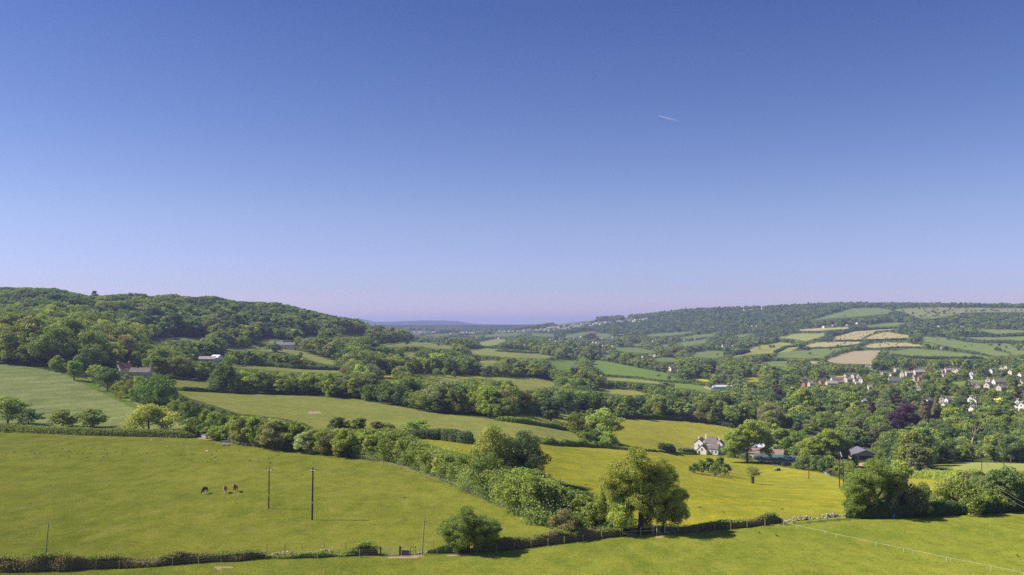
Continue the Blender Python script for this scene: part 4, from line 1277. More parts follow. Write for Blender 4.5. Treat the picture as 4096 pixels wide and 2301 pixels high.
VIL = [  # region, x, base, width, angle, wall, roof, storeys, words
    (qv, 345, 782, 110, -60, 'brick', 'slate', 2, 'pinkish gabled house at the left end of the village'),
    (qv, 480, 775, 120, 20, 'stone_wall', 'tile_b', 2, 'stone house with a tall gable beside the pinkish end house'),
    (qv, 335, 655, 130, 12, 'stone_wall', 'tile', 1.5, 'grey roofed house half sunk in trees above the pinkish house'),
    (qv, 685, 735, 110, -50, 'brick', 'slate', 2, 'red brick house with a slate roof in the village'),
    (qv, 1035, 696, 270, 2, 'stone_wall', 'tile', 2, 'long village house with an unbroken brown roof and two chimneys'),
    (qv, 910, 750, 215, 0, 'stone_wall', 'tile_b', 1.5, 'lower pale-roofed house in front of the long brown roof'),
    (qv, 1100, 728, 130, 0, 'brick', 'tile_pink', 1.5, 'small pinkish-roofed cottage right of the low pale roof'),
    (qv, 1250, 690, 190, 25, 'stone_wall', 'tile_b', 2, 'stone house with broad gable right of the long brown roof'),
    (qv, 1220, 608, 130, 25, 'stone_wall', 'slate', 2, 'slate-roofed house above the broad gable'),
    (qv, 1360, 608, 120, -55, 'cream', 'slate', 2, 'tall cream gabled house behind the village street'),
    (qv, 1462, 572, 50, -80, 'cream', 'tile', 1.5, 'small cream gable right of the tall cream house'),
    (qv, 1410, 684, 110, 15, 'stone_wall', 'slate', 1.5, 'slate-roofed house next to the broad stone gable'),
    (qv, 1432, 732, 100, 8, 'white', 'tile_b', 1, 'low white house in front of the slate-roofed row'),
    (qv, 1520, 700, 80, -65, 'white', 'slate', 2, 'white house with chimneys at the tree edge'),
    (qv, 1480, 440, 36, -85, 'white', 'tile_b', 1.5, 'tiny white gable standing above the village trees'),
    (qv, 1632, 376, 36, 0, 'white', 'tile_b', 1, 'tiny white house left of two behind the village'),
    (qv, 1697, 384, 26, -85, 'white', 'slate', 1.5, 'tiny white house right of two behind the village'),
    (qv, 1750, 445, 60, 30, 'white', 'slate', 1.5, 'white house with slate roof below the two tiny white houses'),
    (qv, 1910, 556, 42, -80, 'cream', 'tile', 2, 'narrow cream gable in the middle of the village'),
    (qv, 1995, 528, 85, 0, 'stone_wall', 'tile', 1.5, 'dark roofed house right of the narrow cream gable'),
    (qv, 2150, 534, 60, 10, 'white', 'slate', 1, 'little white house with grey roof in the village centre'),
    (qv, 2250, 476, 110, 18, 'stone_wall', 'tile_b', 2, 'stone house with two pale gables below the purple tree'),
    (qv, 2215, 700, 290, 4, 'white', 'slate', 1.5, 'long white cottage row with dark dormered roof'),
    (qv, 1700, 836, 110, 8, 'stone_wall', 'tile_b', 1.5, 'small stone house alone among trees below the village'),
    (qv, 1575, 1108, 120, 12, 'stone_wall', 'tile_b', 1, 'pale roof lying deep in the valley trees'),
    (qv, 2505, 922, 50, -75, 'cream', 'tile_b', 2, 'small cream gable below the long white cottage row'),
    (qw, 48, 565, 90, -65, 'cream', 'tile_b', 2, 'cream house with a pair of pointed gables facing left'),
    (qw, 185, 560, 160, 8, 'stone_wall', 'tile_b', 2, 'broad stone-tiled house beside the pair of cream gables'),
    (qw, 400, 512, 230, 4, 'stone_wall', 'tile_b', 1.5, 'long stone-tiled roof right of the broad house'),
    (qw, 470, 464, 185, 4, 'stone_wall', 'tile', 1.5, 'long brown roof behind the long stone-tiled roof'),
    (qw, 270, 660, 85, -70, 'cream', 'tile_b', 2, 'pale gable with a chimney below the long roofs'),
    (qw, 422, 642, 80, 0, 'brick', 'tile_red', 1.5, 'small house with a reddish roof below the long roofs'),
    (qw, 350, 800, 80, -50, 'stone_wall', 'slate', 2, 'slate house half hidden by trees under the village'),
    (qw, 402, 876, 40, -85, 'cream', 'tile_b', 1.5, 'right one of two tiny cream gables in the trees'),
    (qw, 185, 915, 46, -80, 'cream', 'tile_b', 1.5, 'left one of two tiny cream gables in the trees'),
    (qw, 690, 466, 40, 0, 'stone_wall', 'tile_b', 1, 'small roof with a chimney between the long village roofs'),
    (qw, 870, 516, 110, -45, 'stone_wall', 'tile_b', 2, 'stone house starting the row of four gabled houses'),
    (qw, 990, 490, 140, 8, 'stone_wall', 'tile_b', 2, 'second house of the row of four gabled houses'),
    (qw, 1095, 490, 66, -80, 'cream', 'tile_b', 2, 'cream gable in the row of four gabled houses'),
    (qw, 1200, 496, 130, -40, 'stone_wall', 'tile_b', 2, 'last house of the row of four gabled houses'),
    (qw, 910, 580, 130, 25, 'stone_wall', 'tile_b', 1.5, 'stone house just below the row of gabled houses'),
    (qw, 1480, 560, 90, -65, 'white', 'tile', 2, 'white house with a brown roof above the village lawn'),
    (qw, 1525, 598, 115, 6, 'white', 'tile', 1, 'low white garden building at the top of the village lawn'),
    (qw, 1895, 505, 140, -45, 'white', 'slate', 2, 'white house of several gables on the upper right'),
    (qw, 2090, 428, 105, -75, 'cream', 'tile_b', 1.5, 'wide cream gable at the upper edge of the village'),
    (qw, 2190, 405, 100, -60, 'cream', 'tile', 1.5, 'highest cream gabled house of the village'),
    (qw, 2290, 530, 110, -45, 'cream', 'tile', 2, 'cream house with a brown roof near the right edge'),
    (qw, 2500, 570, 120, 25, 'white', 'tile', 1.5, 'white house sloping down at the right edge'),
    (qw, 1815, 700, 100, -75, 'cream', 'tile', 2, 'tall cream gable end of the long dormered house'),
    (qw, 2060, 725, 260, 2, 'cream', 'tile', 1.5, 'long house with a broad brown roof and white dormers'),
    (qw, 1405, 780, 160, -50, 'stone_wall', 'tile', 2, 'stone house with a stepped gable under the lawn'),
    (qw, 1540, 780, 150, 4, 'stone_wall', 'tile', 1.5, 'brown-roofed stone range right of the stepped gable'),
    (qw, 1600, 820, 90, -80, 'stone_wall', 'tile_b', 1.5, 'small stone gable in front of the brown-roofed range'),
    (qw, 1830, 820, 200, 35, 'stone_wall', 'tile', 2, 'honey stone house with a wide gable and brown roof'),
    (qw, 2080, 875, 190, -40, 'stone_wall', 'tile_b', 2, 'honey stone house with crossing gables on the right'),
    (qw, 2195, 860, 90, 15, 'stone_wall', 'tile', 1, 'low stone wing right of the crossing gables'),
    (qw, 2500, 760, 120, -65, 'cream', 'tile', 2, 'cream gabled house cut by the right picture edge'),
    (qw, 860, 1110, 130, 60, 'stone_wall', 'slate', 2, 'plain pale house right of the two brown conifers'),
    (qw, 1000, 1095, 110, 15, 'white', 'slate', 1, 'low white-fronted house right of the plain pale house'),
    (qw, 580, 1098, 90, 15, 'white', 'slate', 1, 'low white roof edge left of the brown conifers'),
    (qw, 1470, 1115, 160, 46, 'render_white', 'slate', 2, 'uppermost of four stepped pale gabled houses'),
    (qw, 1545, 1155, 170, 46, 'render_white', 'slate', 2, 'second from top of four stepped pale gabled houses'),
    (qw, 1500, 1225, 150, 46, 'render_white', 'slate', 2, 'third from top of four stepped pale gabled houses'),
    (qw, 1485, 1300, 140, 46, 'render_white', 'slate', 1.5, 'lowest of four stepped pale gabled houses'),
    (qw, 2440, 1190, 130, 46, 'render_white', 'slate', 2, 'left of two pale gabled houses at the right edge'),
    (qw, 2520, 1250, 120, 46, 'render_white', 'slate', 2, 'right of two pale gabled houses at the right edge'),
    (qw, 2380, 1380, 110, 40, 'cream', 'tile_b', 1.5, 'cream wall in the trees at the lower right of the village'),
    (qw, 935, 1195, 80, -30, 'stone_wall', 'slate', 1, 'slate shed roof below the plain pale house'),
]
for (cv, x, y, wpx, a, wl, rf, st, words_) in VIL:
    v = one(cv, x, y)
    H(v, wpx / 5.16 * .6289, a, wl, rf, words_, st)

HAM = [  # far hamlets: region, x, base, width
    (q3, 705, 483, 40, 'two-gabled house left of the far purple tree'), (q3, 757, 466, 24, 'pale gable just above the two-gabled house'), (q3, 565, 490, 30, 'tall pale house at the left of the far hamlet'),
    (q3, 470, 494, 40, 'house in the trees left of the far hamlet'), (q3, 528, 518, 34, 'house with a sloping roof below the far hamlet'), (q3, 620, 518, 36, 'low white house beneath the far hamlet'),
    (q3, 872, 524, 30, 'left pale house below the far purple tree'), (q3, 912, 526, 44, 'right pale house below the far purple tree'), (q3, 235, 548, 56, 'pale house in the far woods at the ridge end'),
    (q3, 955, 484, 22, 'small white house left of the dark far barn'), (q3, 1020, 494, 42, 'house at the farm track below the dark far barn'), (q3, 1058, 474, 32, 'pale gable beside the dark far barn'),
    (q3, 970, 560, 40, 'pink-roofed house in the middle valley'), (q3, 1052, 560, 40, 'second pink-roofed house in the middle valley'), (q3, 938, 610, 24, 'cream house left of the small valley field'),
    (q3, 1003, 622, 32, 'white gabled house right of the small valley field'), (q3, 1332, 670, 32, 'small cream house below the pinkish tree'), (q3, 1402, 655, 28, 'left of two cream gables in the valley'),
    (q3, 1448, 652, 44, 'right of two cream gables in the valley'), (q3, 1428, 512, 28, 'white church-like house with a tall end'), (q3, 1840, 490, 46, 'long pale barn above the small far fields'),
    (q3, 1718, 500, 24, 'small pale house left of the long pale barn'), (q3, 2092, 560, 54, 'large pale farmhouse in the middle of the far slope'), (q3, 2172, 554, 30, 'cream gable right of the large pale farmhouse'),
    (q3, 1610, 785, 90, 'square cream stone house behind the bright ley'), (q3, 632, 474, 24, 'pink house above the far hamlet'), (q3, 2280, 218, 26, 'left of the houses high on the right hill'),
    (q3, 2340, 218, 40, 'middle of the houses high on the right hill'), (q3, 2445, 210, 26, 'right of the houses high on the right hill'), (q3, 2355, 368, 34, 'left pale house in the right hill wood'),
    (q3, 2402, 368, 22, 'right pale house in the right hill wood'), (q4, 692, 376, 46, 'pale house with a yellow bush on the hay field hill'), (q4, 785, 370, 50, 'grey-roofed house above the hay fields'),
    (q4, 905, 360, 30, 'white house above the hay fields'), (q4, 1005, 348, 40, 'pink-roofed house above the hay fields'), (q4, 1062, 352, 24, 'small white house above the hay fields'),
    (q4, 1765, 378, 52, 'large grey house of several roofs on the right hill'), (q4, 1980, 382, 55, 'wide pale house alone in the right hill wood'), (q4, 1786, 578, 32, 'cream gabled house below the hay fields'),
    (q4, 1705, 548, 28, 'white-roofed house left of the cream gabled one'), (q2, 765, 302, 16, 'pale hut below the left hill wood'), (q2, 2325, 362, 30, 'white gabled house in the far valley by the ridge'),
]
for i, (cv, x, y, wpx, words_) in enumerate(HAM):
    v = one(cv, x, y)
    H(v, wpx / 2.334 * .6289, [5, -60, 20, -75, 35][i % 5], ['cream', 'render_white', 'stone_wall'][i % 3], ['tile', 'tile_b', 'slate', 'tile_b'][i % 4], words_, 1.5 if i % 2 else 2, chim=(.9,) if i % 2 else ())

# the village strung along the far hillside: houses of a pixel or three
far_proto = []
for k, (wl, rf) in enumerate((('white', 'tile_b'), ('render_white', 'tile_b'), ('white', 'slate'), ('render_white', 'tile'), ('render_white', 'tile_pink'), ('stone_wall', 'tile_b'))):
    (wv, wf), (rv, rf_) = gable_parts(11, 6.5, 4.6, 7.6)
    V = wv + rv
    Fc = [tuple(f) for f in wf] + [tuple(i + len(wv) for i in f) for f in rf_]
    mi = [0] * len(wf) + [1] * len(rf_)
    mb = MB()
    mb.v, mb.f, mb.m = list(V), list(Fc), list(mi)
    for xx in (-3.5, 0, 3.5):
        for zz in (1.5, 3.6):
            mb.box((xx, -3.28, zz), (1.1, .1, 1.1), 2)
    mb.box((-4.6, 0, 7.9), (.8, .8, 1.6), 0)
    far_proto.append(mb.mesh('far_house', [wl, rf, 'glass']))
FARV = [(qm, *t) for t in [(20, 350), (50, 332), (90, 352), (130, 330), (165, 332), (180, 362), (250, 302), (290, 298), (330, 342), (360, 338), (380, 302), (450, 292), (500, 292), (470, 312), (530, 314), (560, 282), (620, 264), (655, 274), (735, 274), (850, 264), (940, 254), (990, 254), (1030, 184), (1080, 178), (1050, 204), (1190, 188), (1100, 234), (1150, 244), (1220, 264), (1260, 224), (1300, 214), (1350, 214), (1410, 214), (1460, 208), (1320, 272), (1130, 206), (1205, 244), (480, 275), (400, 320), (430, 300), (300, 330), (700, 262), (880, 250)]]
FARV += [(qn, *t) for t in [(60, 452), (130, 448), (210, 444), (260, 444), (330, 444), (430, 444), (480, 444), (540, 444), (620, 434), (680, 430), (720, 418), (755, 404), (750, 438), (830, 434), (880, 438), (930, 408), (960, 434), (985, 428), (1050, 388), (1120, 442), (1160, 404), (1265, 432), (1220, 352), (1260, 364), (1305, 344), (1340, 370), (1400, 348), (1440, 336), (1470, 350), (1380, 410), (1500, 374), (1550, 384), (1600, 394), (1660, 394), (1700, 386), (1730, 364), (1762, 334), (1800, 384), (1832, 314), (1895, 332), (1980, 314), (2045, 322), (2080, 284), (2140, 288), (2157, 328), (1900, 284), (1950, 294), (2010, 274), (2100, 254), (1520, 310), (1680, 300), (1640, 330), (2180, 260)]]
FARV += [(ql, *t) for t in [(300, 480), (340, 450), (360, 490), (390, 520), (400, 450), (430, 500), (460, 470), (495, 460), (510, 495), (540, 470), (580, 480), (620, 460), (560, 450), (640, 490), (470, 525), (720, 455), (785, 475), (850, 465), (900, 468), (1540, 474), (1600, 482), (1650, 482), (1720, 470), (1790, 482), (1860, 478), (1905, 480), (1990, 468), (2060, 462), (2120, 456), (2230, 430), (2395, 452), (2500, 456), (2555, 452), (1330, 492)]]
for i, (cv, x, y) in enumerate(FARV):
    v = one(cv, x, y)
    p = P(*v)
    k = rng.integers(len(far_proto)) if cv is not ql or x < 1500 or x > 1750 else 4
    sc = rng.uniform(.75, 1.15)
    o = link('far_house', far_proto[k], None, p, rng.choice([0, .3, -.4, 1.35, -1.3]) + rng.uniform(-.15, .15), sc)
    where = 'on the far hillside under the wood' if cv is qm else ('at the foot of the far hill' if cv is qn else 'beyond the middle ridge')
    tag(o, 'tiny pale house ' + where, 'house', 'tiny pale houses ' + where)
    hv = 8 / p.y * F * VS
    box_of(v[0], v[1] - .3 * hv, v[1] - hv * .8, 5)
    trees_done.append((p.x, p.y, 5))

# ------------------------------------------------------------------ trees over all the wooded land
from math import floor
OPEN = [p for nm, _, p in FIELDS if nm not in ('trampled_earth', 'field_margin', 'farm_yard')]
# picture raster of what must stay open (1 = open field or house)
RW, RH, RX0, RY0 = 3200, 1500, -320, 700
rx = (np.arange(RW // 2) * 2 + RX0 + 1.0)
ry = (np.arange(800) + RY0 + .5)
RXX, RYY = np.meshgrid(rx, ry)
openmask = np.zeros(RXX.shape, bool)
for poly in OPEN:
    openmask |= inside(poly, RXX, RYY)
for poly in HOUSE_BOX + KEEP_BOX:
    openmask |= inside(poly, RXX, RYY)
# sight lines kept clear to things the hand-placed trees do not hide
sky_line = [(-400, 700), (-400, 722), (0, 722), (140, 724), (230, 745), (320, 738), (345, 728), (380, 744), (460, 735), (530, 740), (600, 758), (700, 760), (790, 782), (850, 795), (900, 802), (905, 828), (960, 822), (1000, 826), (1060, 845), (1130, 860)]
openmask |= inside([(-400, 600)] + sky_line[1:15] + [(905, 600)], RXX, RYY)


def is_open(vx, vy):
    i = ((vx - RX0) / 2).astype(int)
    j = (vy - RY0).astype(int)
    ok = (i >= 0) & (i < openmask.shape[1]) & (j >= 0) & (j < openmask.shape[0])
    r = np.zeros(vx.shape, bool)
    r[ok] = openmask[j[ok], i[ok]]
    return r


ZONES = [  # name, picture polygon of the ground, tallest, shapes, tints, spacing, individuals?
    ('belt', [(556, 1113), (740, 1139), (966, 1158), (1044, 1178), (1170, 1233), (1290, 1288), (1400, 1340), (1500, 1350), (1600, 1340), (1600, 1290), (1420, 1225), (1260, 1190), (1160, 1150), (1040, 1120), (900, 1100), (740, 1090), (560, 1090)], 10.5, ('tall', 'tall', 'tall', 'round'), (('light green', 3), ('bright green', 4), ('mid green', 3), ('olive green', 2), ('silvery', .08))),
    ('leftwood', [(-400, 700), (-400, 925), (0, 918), (180, 935), (300, 930), (400, 905), (360, 860), (0, 820)], 19, ('round', 'round', 'tall'), (('bright green', 4), ('mid green', 4), ('olive green', 2), ('deep green', 1.5), ('brown green', .4))),
    ('lefthill', [(-400, 600), (-400, 850), (200, 848), (370, 855), (600, 850), (905, 835), (905, 600)], 17, ('round', 'round', 'tall'), (('mid green', 3.5), ('deep green', 4), ('dark green', 2.5), ('bright green', .4), ('olive green', .8))),
    ('village', [(1950, 930), (2900, 860), (2900, 1160), (2250, 1160), (1950, 1080)], 10.5, ('round', 'round', 'tall', 'bush'), (('mid green', 4), ('deep green', 3), ('bright green', 1.5), ('olive green', 2), ('dark green', 2), ('grey green', 1), ('brown green', .5))),
    ('righthill', [(1350, 600), (2900, 600), (2900, 870), (1950, 860), (1350, 850)], 13, ('round', 'round', 'tall'), (('deep green', 4), ('mid green', 4), ('dark green', 2), ('olive green', 1))),
    ('valley', None, 14, ('round', 'round', 'tall', 'bush'), (('mid green', 4), ('olive green', 3), ('deep green', 2.5), ('bright green', 1.5), ('grey green', 1.2), ('dark green', 1.5), ('brown green', .6))),
]
cand = []
r2 = np.random.default_rng(11)
for (d0, d1, spc) in ((148, 300, 2.9), (300, 420, 5.0), (420, 700, 6.5), (700, 1100, 8.0), (1100, 1700, 9.0), (1700, 2600, 10.0), (2600, 4300, 11.5)):
    y = d0
    while y < d1:
        xs = np.arange(-.70 * y, .70 * y, spc)
        x_ = xs + r2.uniform(-.5, .5, len(xs)) * spc
        y_ = y + r2.uniform(-.5, .5, len(xs)) * spc
        cand.append(np.stack([x_, y_, np.full(len(xs), spc)], 1))
        y += spc
cand = np.concatenate(cand)
cz = ground(cand[:, 0], cand[:, 1])
cvx, cvy = project(cand[:, 0], cand[:, 1], cz)
# hidden if even the tree top is below the nearer land
iu = np.clip(np.searchsorted(AU, cand[:, 0] / cand[:, 1]), 0, len(AU) - 1)
jd = np.clip(np.searchsorted(D, cand[:, 1]) - 1, 0, len(D) - 1)
near_env = ENV[iu, np.maximum(jd - 2, 0)]
seen = (cz + 12 - ZC) / cand[:, 1] > near_env
base_open = is_open(cvx, cvy)
seen &= ~base_open
seen &= (cvx > -330) & (cvx < 2880)
seen &= ~((cvy > 1245) & (cvx > 1660)) & ~((cvy > 1352)) & ~((cvx > 2120) & (cvy > 1240) & (cvy < 1320))
# below the hedges nothing grows tall
cand, cz, cvx, cvy = cand[seen], cz[seen], cvx[seen], cvy[seen]
zone = np.full(len(cand), len(ZONES) - 1)
for k in range(len(ZONES) - 2, -1, -1):
    zone[inside(ZONES[k][1], cvx, cvy)] = k
bl = zone == 0
zone[bl & (cand[:, 1] > 330)] = len(ZONES) - 1
zmax = np.array([z[2] for z in ZONES])[zone]
h0 = zmax * (r2.uniform(.55, 1.08, len(cand)) + .35 * (r2.uniform(size=len(cand)) < .07))
hbest = np.zeros(len(cand))
done_h = np.zeros(len(cand), bool)
for f in (1.0, .8, .62, .48, .36, .26, .18):
    h = h0 * f
    bad = np.zeros(len(cand), bool)
    for zf, xf in [(z_, x_) for z_ in np.linspace(.10, 1.0, 13) for x_ in ((0, -.28, .28) if z_ > .8 else (0, -.42, .42))]:
        px_, py_ = project(cand[:, 0] + xf * h * .85, cand[:, 1], cz + h * zf)
        bad |= is_open(px_, py_)
    ok = ~bad & ~done_h
    hbest[ok] = h[ok]
    done_h |= ok
keep = hbest > 1.0
# thin out the small stuff and anything standing inside another thing
tdn = np.array(trees_done)
for i in np.nonzero(keep)[0]:
    dx = tdn[:, 0] - cand[i, 0]
    dy = tdn[:, 1] - cand[i, 1]
    if np.any(dx * dx + dy * dy < (tdn[:, 2] * .75)**2):
        keep[i] = False
order = [i for i in np.nonzero(keep)[0]]
order.sort(key=lambda i: -hbest[i])
grid = {}
final = []
for i in order:
    x_, y_, spc = cand[i]
    rad = max(hbest[i] * .33, 1.1) * (1.0 if y_ < 2200 else 1.25)
    if zone[i] == 0:
        rad = 1.15
    cs = 14.0
    gx, gy = floor(x_ / cs), floor(y_ / cs)
    ok = True
    for a in (-1, 0, 1):
        for b in (-1, 0, 1):
            for (x2, y2, r_) in grid.get((gx + a, gy + b), ()):
                if (x_ - x2)**2 + (y_ - y2)**2 < ((rad + r_) * .78)**2:
                    ok = False
                    break
            if not ok:
                break
        if not ok:
            break
    if ok:
        grid.setdefault((gx, gy), []).append((x_, y_, rad))
        final.append(i)
print('TREES', len(final), 'by zone', [(ZONES[z][0], int((zone[final] == z).sum())) for z in range(len(ZONES))])
NIND = 300 - counts['tree']
app = {i: hbest[i] / cand[i, 1] for i in final}
inframe = [i for i in final if -10 < cvx[i] < 2586 and zone[i] in (0, 1, 3, 5)]
inframe.sort(key=lambda i: -app[i])
indiv = set(inframe[:max(0, NIND)])
STUFFPTS = {}
indrows = []
for i in final:
    z = ZONES[zone[i]]
    names, wts = zip(*z[4])
    wts = np.array(wts, float)
    tn = names[r2.choice(len(names), p=wts / wts.sum())]
    sh = z[3][r2.integers(len(z[3]))]
    h = hbest[i]
    if h < 4.2:
        sh = 'bush'
        h *= .9
        if tn in ('bright green', 'light green'):
            tn = 'deep green'
    wd = {'round': r2.uniform(.85, 1.1), 'tall': r2.uniform(.58, .78), 'bush': r2.uniform(1.0, 1.5)}[sh] * h
    if zone[i] == 2:
        wd *= 1.2
    if zone[i] == 0:
        wd = max(wd, h * .62)
    if i in indiv:
        indrows.append((cvx[i], cvy[i], i, h, wd, sh, tn))
    else:
        lod = lod_for(h / cand[i, 1] * F)
        if cand[i, 1] < 460:
            lod = min(lod, 2)
        grp = {'belt': 'undergrowth', 'leftwood': 'woodland', 'lefthill': 'hill_woodland', 'village': 'garden_trees', 'righthill': 'far_hill_woodland', 'valley': 'valley_trees'}[z[0]]
        col = vary(TINT[tn], r2, .18)
        STUFFPTS.setdefault(grp, []).append((cand[i, 0], cand[i, 1], cz[i], h, wd, sh, max(1, lod), col))

heath = q4([(1330, 205), (1550, 186), (1900, 186), (2200, 190), (2800, 200), (2800, 226), (2000, 232), (1700, 290), (1600, 290), (1450, 232)])
lone = []
while len(lone) < 110:
    x_, y_ = r2.uniform(2240, 2640), r2.uniform(772, 803)
    if inside(heath, np.array([x_]), np.array([y_]))[0]:
        lone.append((x_, y_, r2.uniform(2.5, 8)))
for poly, n_ in ((q3([(1750, 612), (1950, 585), (2110, 630), (1960, 658)]), 3), (q4([(1600, 457), (2000, 512), (2200, 527), (2100, 590), (1900, 560)]), 4), (q4([(2200, 535), (2600, 540), (2600, 610), (2300, 640)]), 22), (q4([(550, 312), (950, 196), (1200, 190), (1280, 242)]), 5), (q4([(450, 592), (940, 557), (680, 655), (300, 602)]), 6), (q4([(0, 525), (230, 510), (330, 560), (80, 620)]), 5), (q2([(1400, 690), (2300, 712), (2250, 745), (1700, 735)]), 8), (q2([(0, 450), (420, 470), (700, 590), (560, 560)]), 4), (q3([(830, 672), (1300, 752), (1700, 870), (1250, 843)]), 2), (q2([(1150, 405), (1500, 385), (1880, 432), (1600, 430)]), 4)):
    xs_, ys_ = [q_[0] for q_ in poly], [q_[1] for q_ in poly]
    got = 0
    while got < n_:
        x_, y_ = r2.uniform(min(xs_), max(xs_)), r2.uniform(min(ys_), max(ys_))
        if inside(poly, np.array([x_]), np.array([y_]))[0]:
            lone.append((x_, y_, r2.uniform(3, 8)))
            got += 1
for (x_, y_, h_) in lone:
    p_ = P(x_, y_)
    STUFFPTS.setdefault('far_hill_woodland' if p_.y > 1500 else 'valley_trees', []).append((p_.x, p_.y, p_.z, h_, h_ * r2.uniform(.8, 1.3), ('round', 'bush')[r2.integers(2)], 2, vary(TINT[('deep green', 'mid green', 'dark green')[r2.integers(3)]], r2, .18)))

# individuals with a label of their own: kind, colour and place in their row
def place_words(vx, vy, z):
    if z == 0:
        return 'young belt by the paddock fence'
    if z == 1:
        return 'wood above the crop field'
    if vx < 1020 and vy < 1030 and vy > 955:
        return 'row behind the middle meadow'
    if vx < 640 and vy >= 985:
        return 'hedgerow beside the crop field'
    if vx < 620:
        return 'trees around the farm cottages'
    if vy < 955:
        return 'wooded slope behind the meadows'
    if vx < 1560 and vy >= 1060:
        return 'hedge behind the middle meadow'
    if vx < 1560:
        return 'wood behind the middle meadow'
    if vy > 1130:
        return 'trees near the farm buildings'
    if vx < 2000:
        return 'wood above the buttercup meadow'
    return 'wood below the village'


byplace = {}
for row in sorted(indrows):
    vx, vy, i, h, wd, sh, tn = row
    pw = place_words(vx, vy, zone[i])
    kind = {'round': 'round-crowned', 'tall': 'upright', 'bush': 'bushy'}[sh]
    byplace.setdefault((pw, tn, kind), []).append(row)


def ordinal(n):
    return '%d%s' % (n, 'th' if 10 <= n % 100 <= 20 else {1: 'st', 2: 'nd', 3: 'rd'}.get(n % 10, 'th'))


for (pw, tn, kind), rows in byplace.items():
    for n, (vx, vy, i, h, wd, sh, tn_) in enumerate(rows):
        if len(rows) == 1:
            lab = 'the one %s %s tree in the %s' % (kind, tn, pw)
        else:
            lab = '%s %s tree, %s from left, in the %s' % (kind, tn, ordinal(n + 1), pw)
        p = Vector((cand[i, 0], cand[i, 1], cz[i]))
        place_tree(p, h, wd, sh, tn, lab, group='trees in the ' + pw, lod=max(1, lod_for(h / p.y * F)))

# the rest of each wood: one object that stands tree meshes on points
VAR = []          # meshes used by the scatters
for sh in ('round', 'tall', 'bush'):
    for lod in (1, 2, 3):
        for cm, tm in TREES[(sh, lod)]:
            VAR.append((sh, lod, cm))
hid = []
for sh, lod, cm in VAR:
    o = bpy.data.objects.new('crown_shape', cm)
    hid.append(o)


def scatter(name, pts, label):
    me = bpy.data.meshes.new(name)
    n = len(pts)
    me.vertices.add(n)
    me.vertices.foreach_set('co', np.array([p[:3] for p in pts], np.float32).ravel())
    idx, scl, rot, col = [], [], [], []
    used = sorted({k for k in range(len(VAR))})
    for (x, y, z, h, wd, sh, lod, c) in pts:
        ch = [k for k, v in enumerate(VAR) if v[0] == sh and v[1] == lod]
        idx.append(ch[r2.integers(len(ch))])
        s = wd / SHAPES[sh][1]
        scl.append((s, s, h))
        rot.append(r2.uniform(0, 6.28))
        col.append((*c, 1))
    for nm, tp, key, dat in (('vi', 'INT', 'value', idx), ('scl', 'FLOAT_VECTOR', 'vector', scl), ('rot', 'FLOAT', 'value', rot), ('tint', 'FLOAT_COLOR', 'color', col)):
        a = me.attributes.new(nm, tp, 'POINT')
        a.data.foreach_set(key, np.array(dat, np.int32 if tp == 'INT' else np.float32).ravel())
    me.update()
    o = link(name, me)
    ng = bpy.data.node_groups.new(name, 'GeometryNodeTree')
    ng.interface.new_socket('Geometry', in_out='INPUT', socket_type='NodeSocketGeometry')
    ng.interface.new_socket('Geometry', in_out='OUTPUT', socket_type='NodeSocketGeometry')
    gi, go = ng.nodes.new('NodeGroupInput'), ng.nodes.new('NodeGroupOutput')
    join = ng.nodes.new('GeometryNodeJoinGeometry')
    nodes = []
    for k in used:
        oi = ng.nodes.new('GeometryNodeObjectInfo')
        oi.inputs['Object'].default_value = hid[k]
        sm = ng.nodes.new('GeometryNodeSetMaterial')
        sm.inputs['Material'].default_value = MAT['leaf_i']
        gt = ng.nodes.new('GeometryNodeGeometryToInstance')
        ng.links.new(oi.outputs['Geometry'], sm.inputs[0])
        ng.links.new(sm.outputs[0], gt.inputs[0])
        nodes.append(gt)
    for gt in reversed(nodes):        # the join keeps the last link first
        ng.links.new(gt.outputs[0], join.inputs[0])
    iop = ng.nodes.new('GeometryNodeInstanceOnPoints')
    iop.inputs['Pick Instance'].default_value = True

    def named(nm, tp):
        a = ng.nodes.new('GeometryNodeInputNamedAttribute')
        a.data_type = tp
        a.inputs['Name'].default_value = nm
        return a.outputs['Attribute']
    ng.links.new(gi.outputs[0], iop.inputs['Points'])
    ng.links.new(join.outputs[0], iop.inputs['Instance'])
    ng.links.new(named('vi', 'INT'), iop.inputs['Instance Index'])
    ng.links.new(named('scl', 'FLOAT_VECTOR'), iop.inputs['Scale'])
    cx = ng.nodes.new('ShaderNodeCombineXYZ')
    ng.links.new(named('rot', 'FLOAT'), cx.inputs[2])
    ng.links.new(cx.outputs[0], iop.inputs['Rotation'])
    ng.links.new(iop.outputs[0], go.inputs[0])
    md = o.modifiers.new('scatter', 'NODES')
    md.node_group = ng
    return stuff(o, label, 'woodland')


WL = {'undergrowth': 'low leafy undergrowth and small bushes among the young tree belt', 'woodland': 'rest of the dense wood above the crop field at the left',
      'hill_woodland': 'wooded hill on the left skyline', 'garden_trees': 'mass of trees between and below the village houses',
      'far_hill_woodland': 'woods covering the long hill on the right skyline', 'valley_trees': 'hedgerow trees and copses across the valley floor'}
for k, pts in STUFFPTS.items():
    scatter(k, pts, WL[k])

# ------------------------------------------------------------------ hedges
def polyline(pts, step):
    out_, acc = [], 0
    for a, b in zip(pts[:-1], pts[1:]):
        L = (b - a).length
        n = max(1, int(round(L / step)))
        out_ += [a.lerp(b, k / n) for k in range(n)]
    return out_ + [pts[-1]]


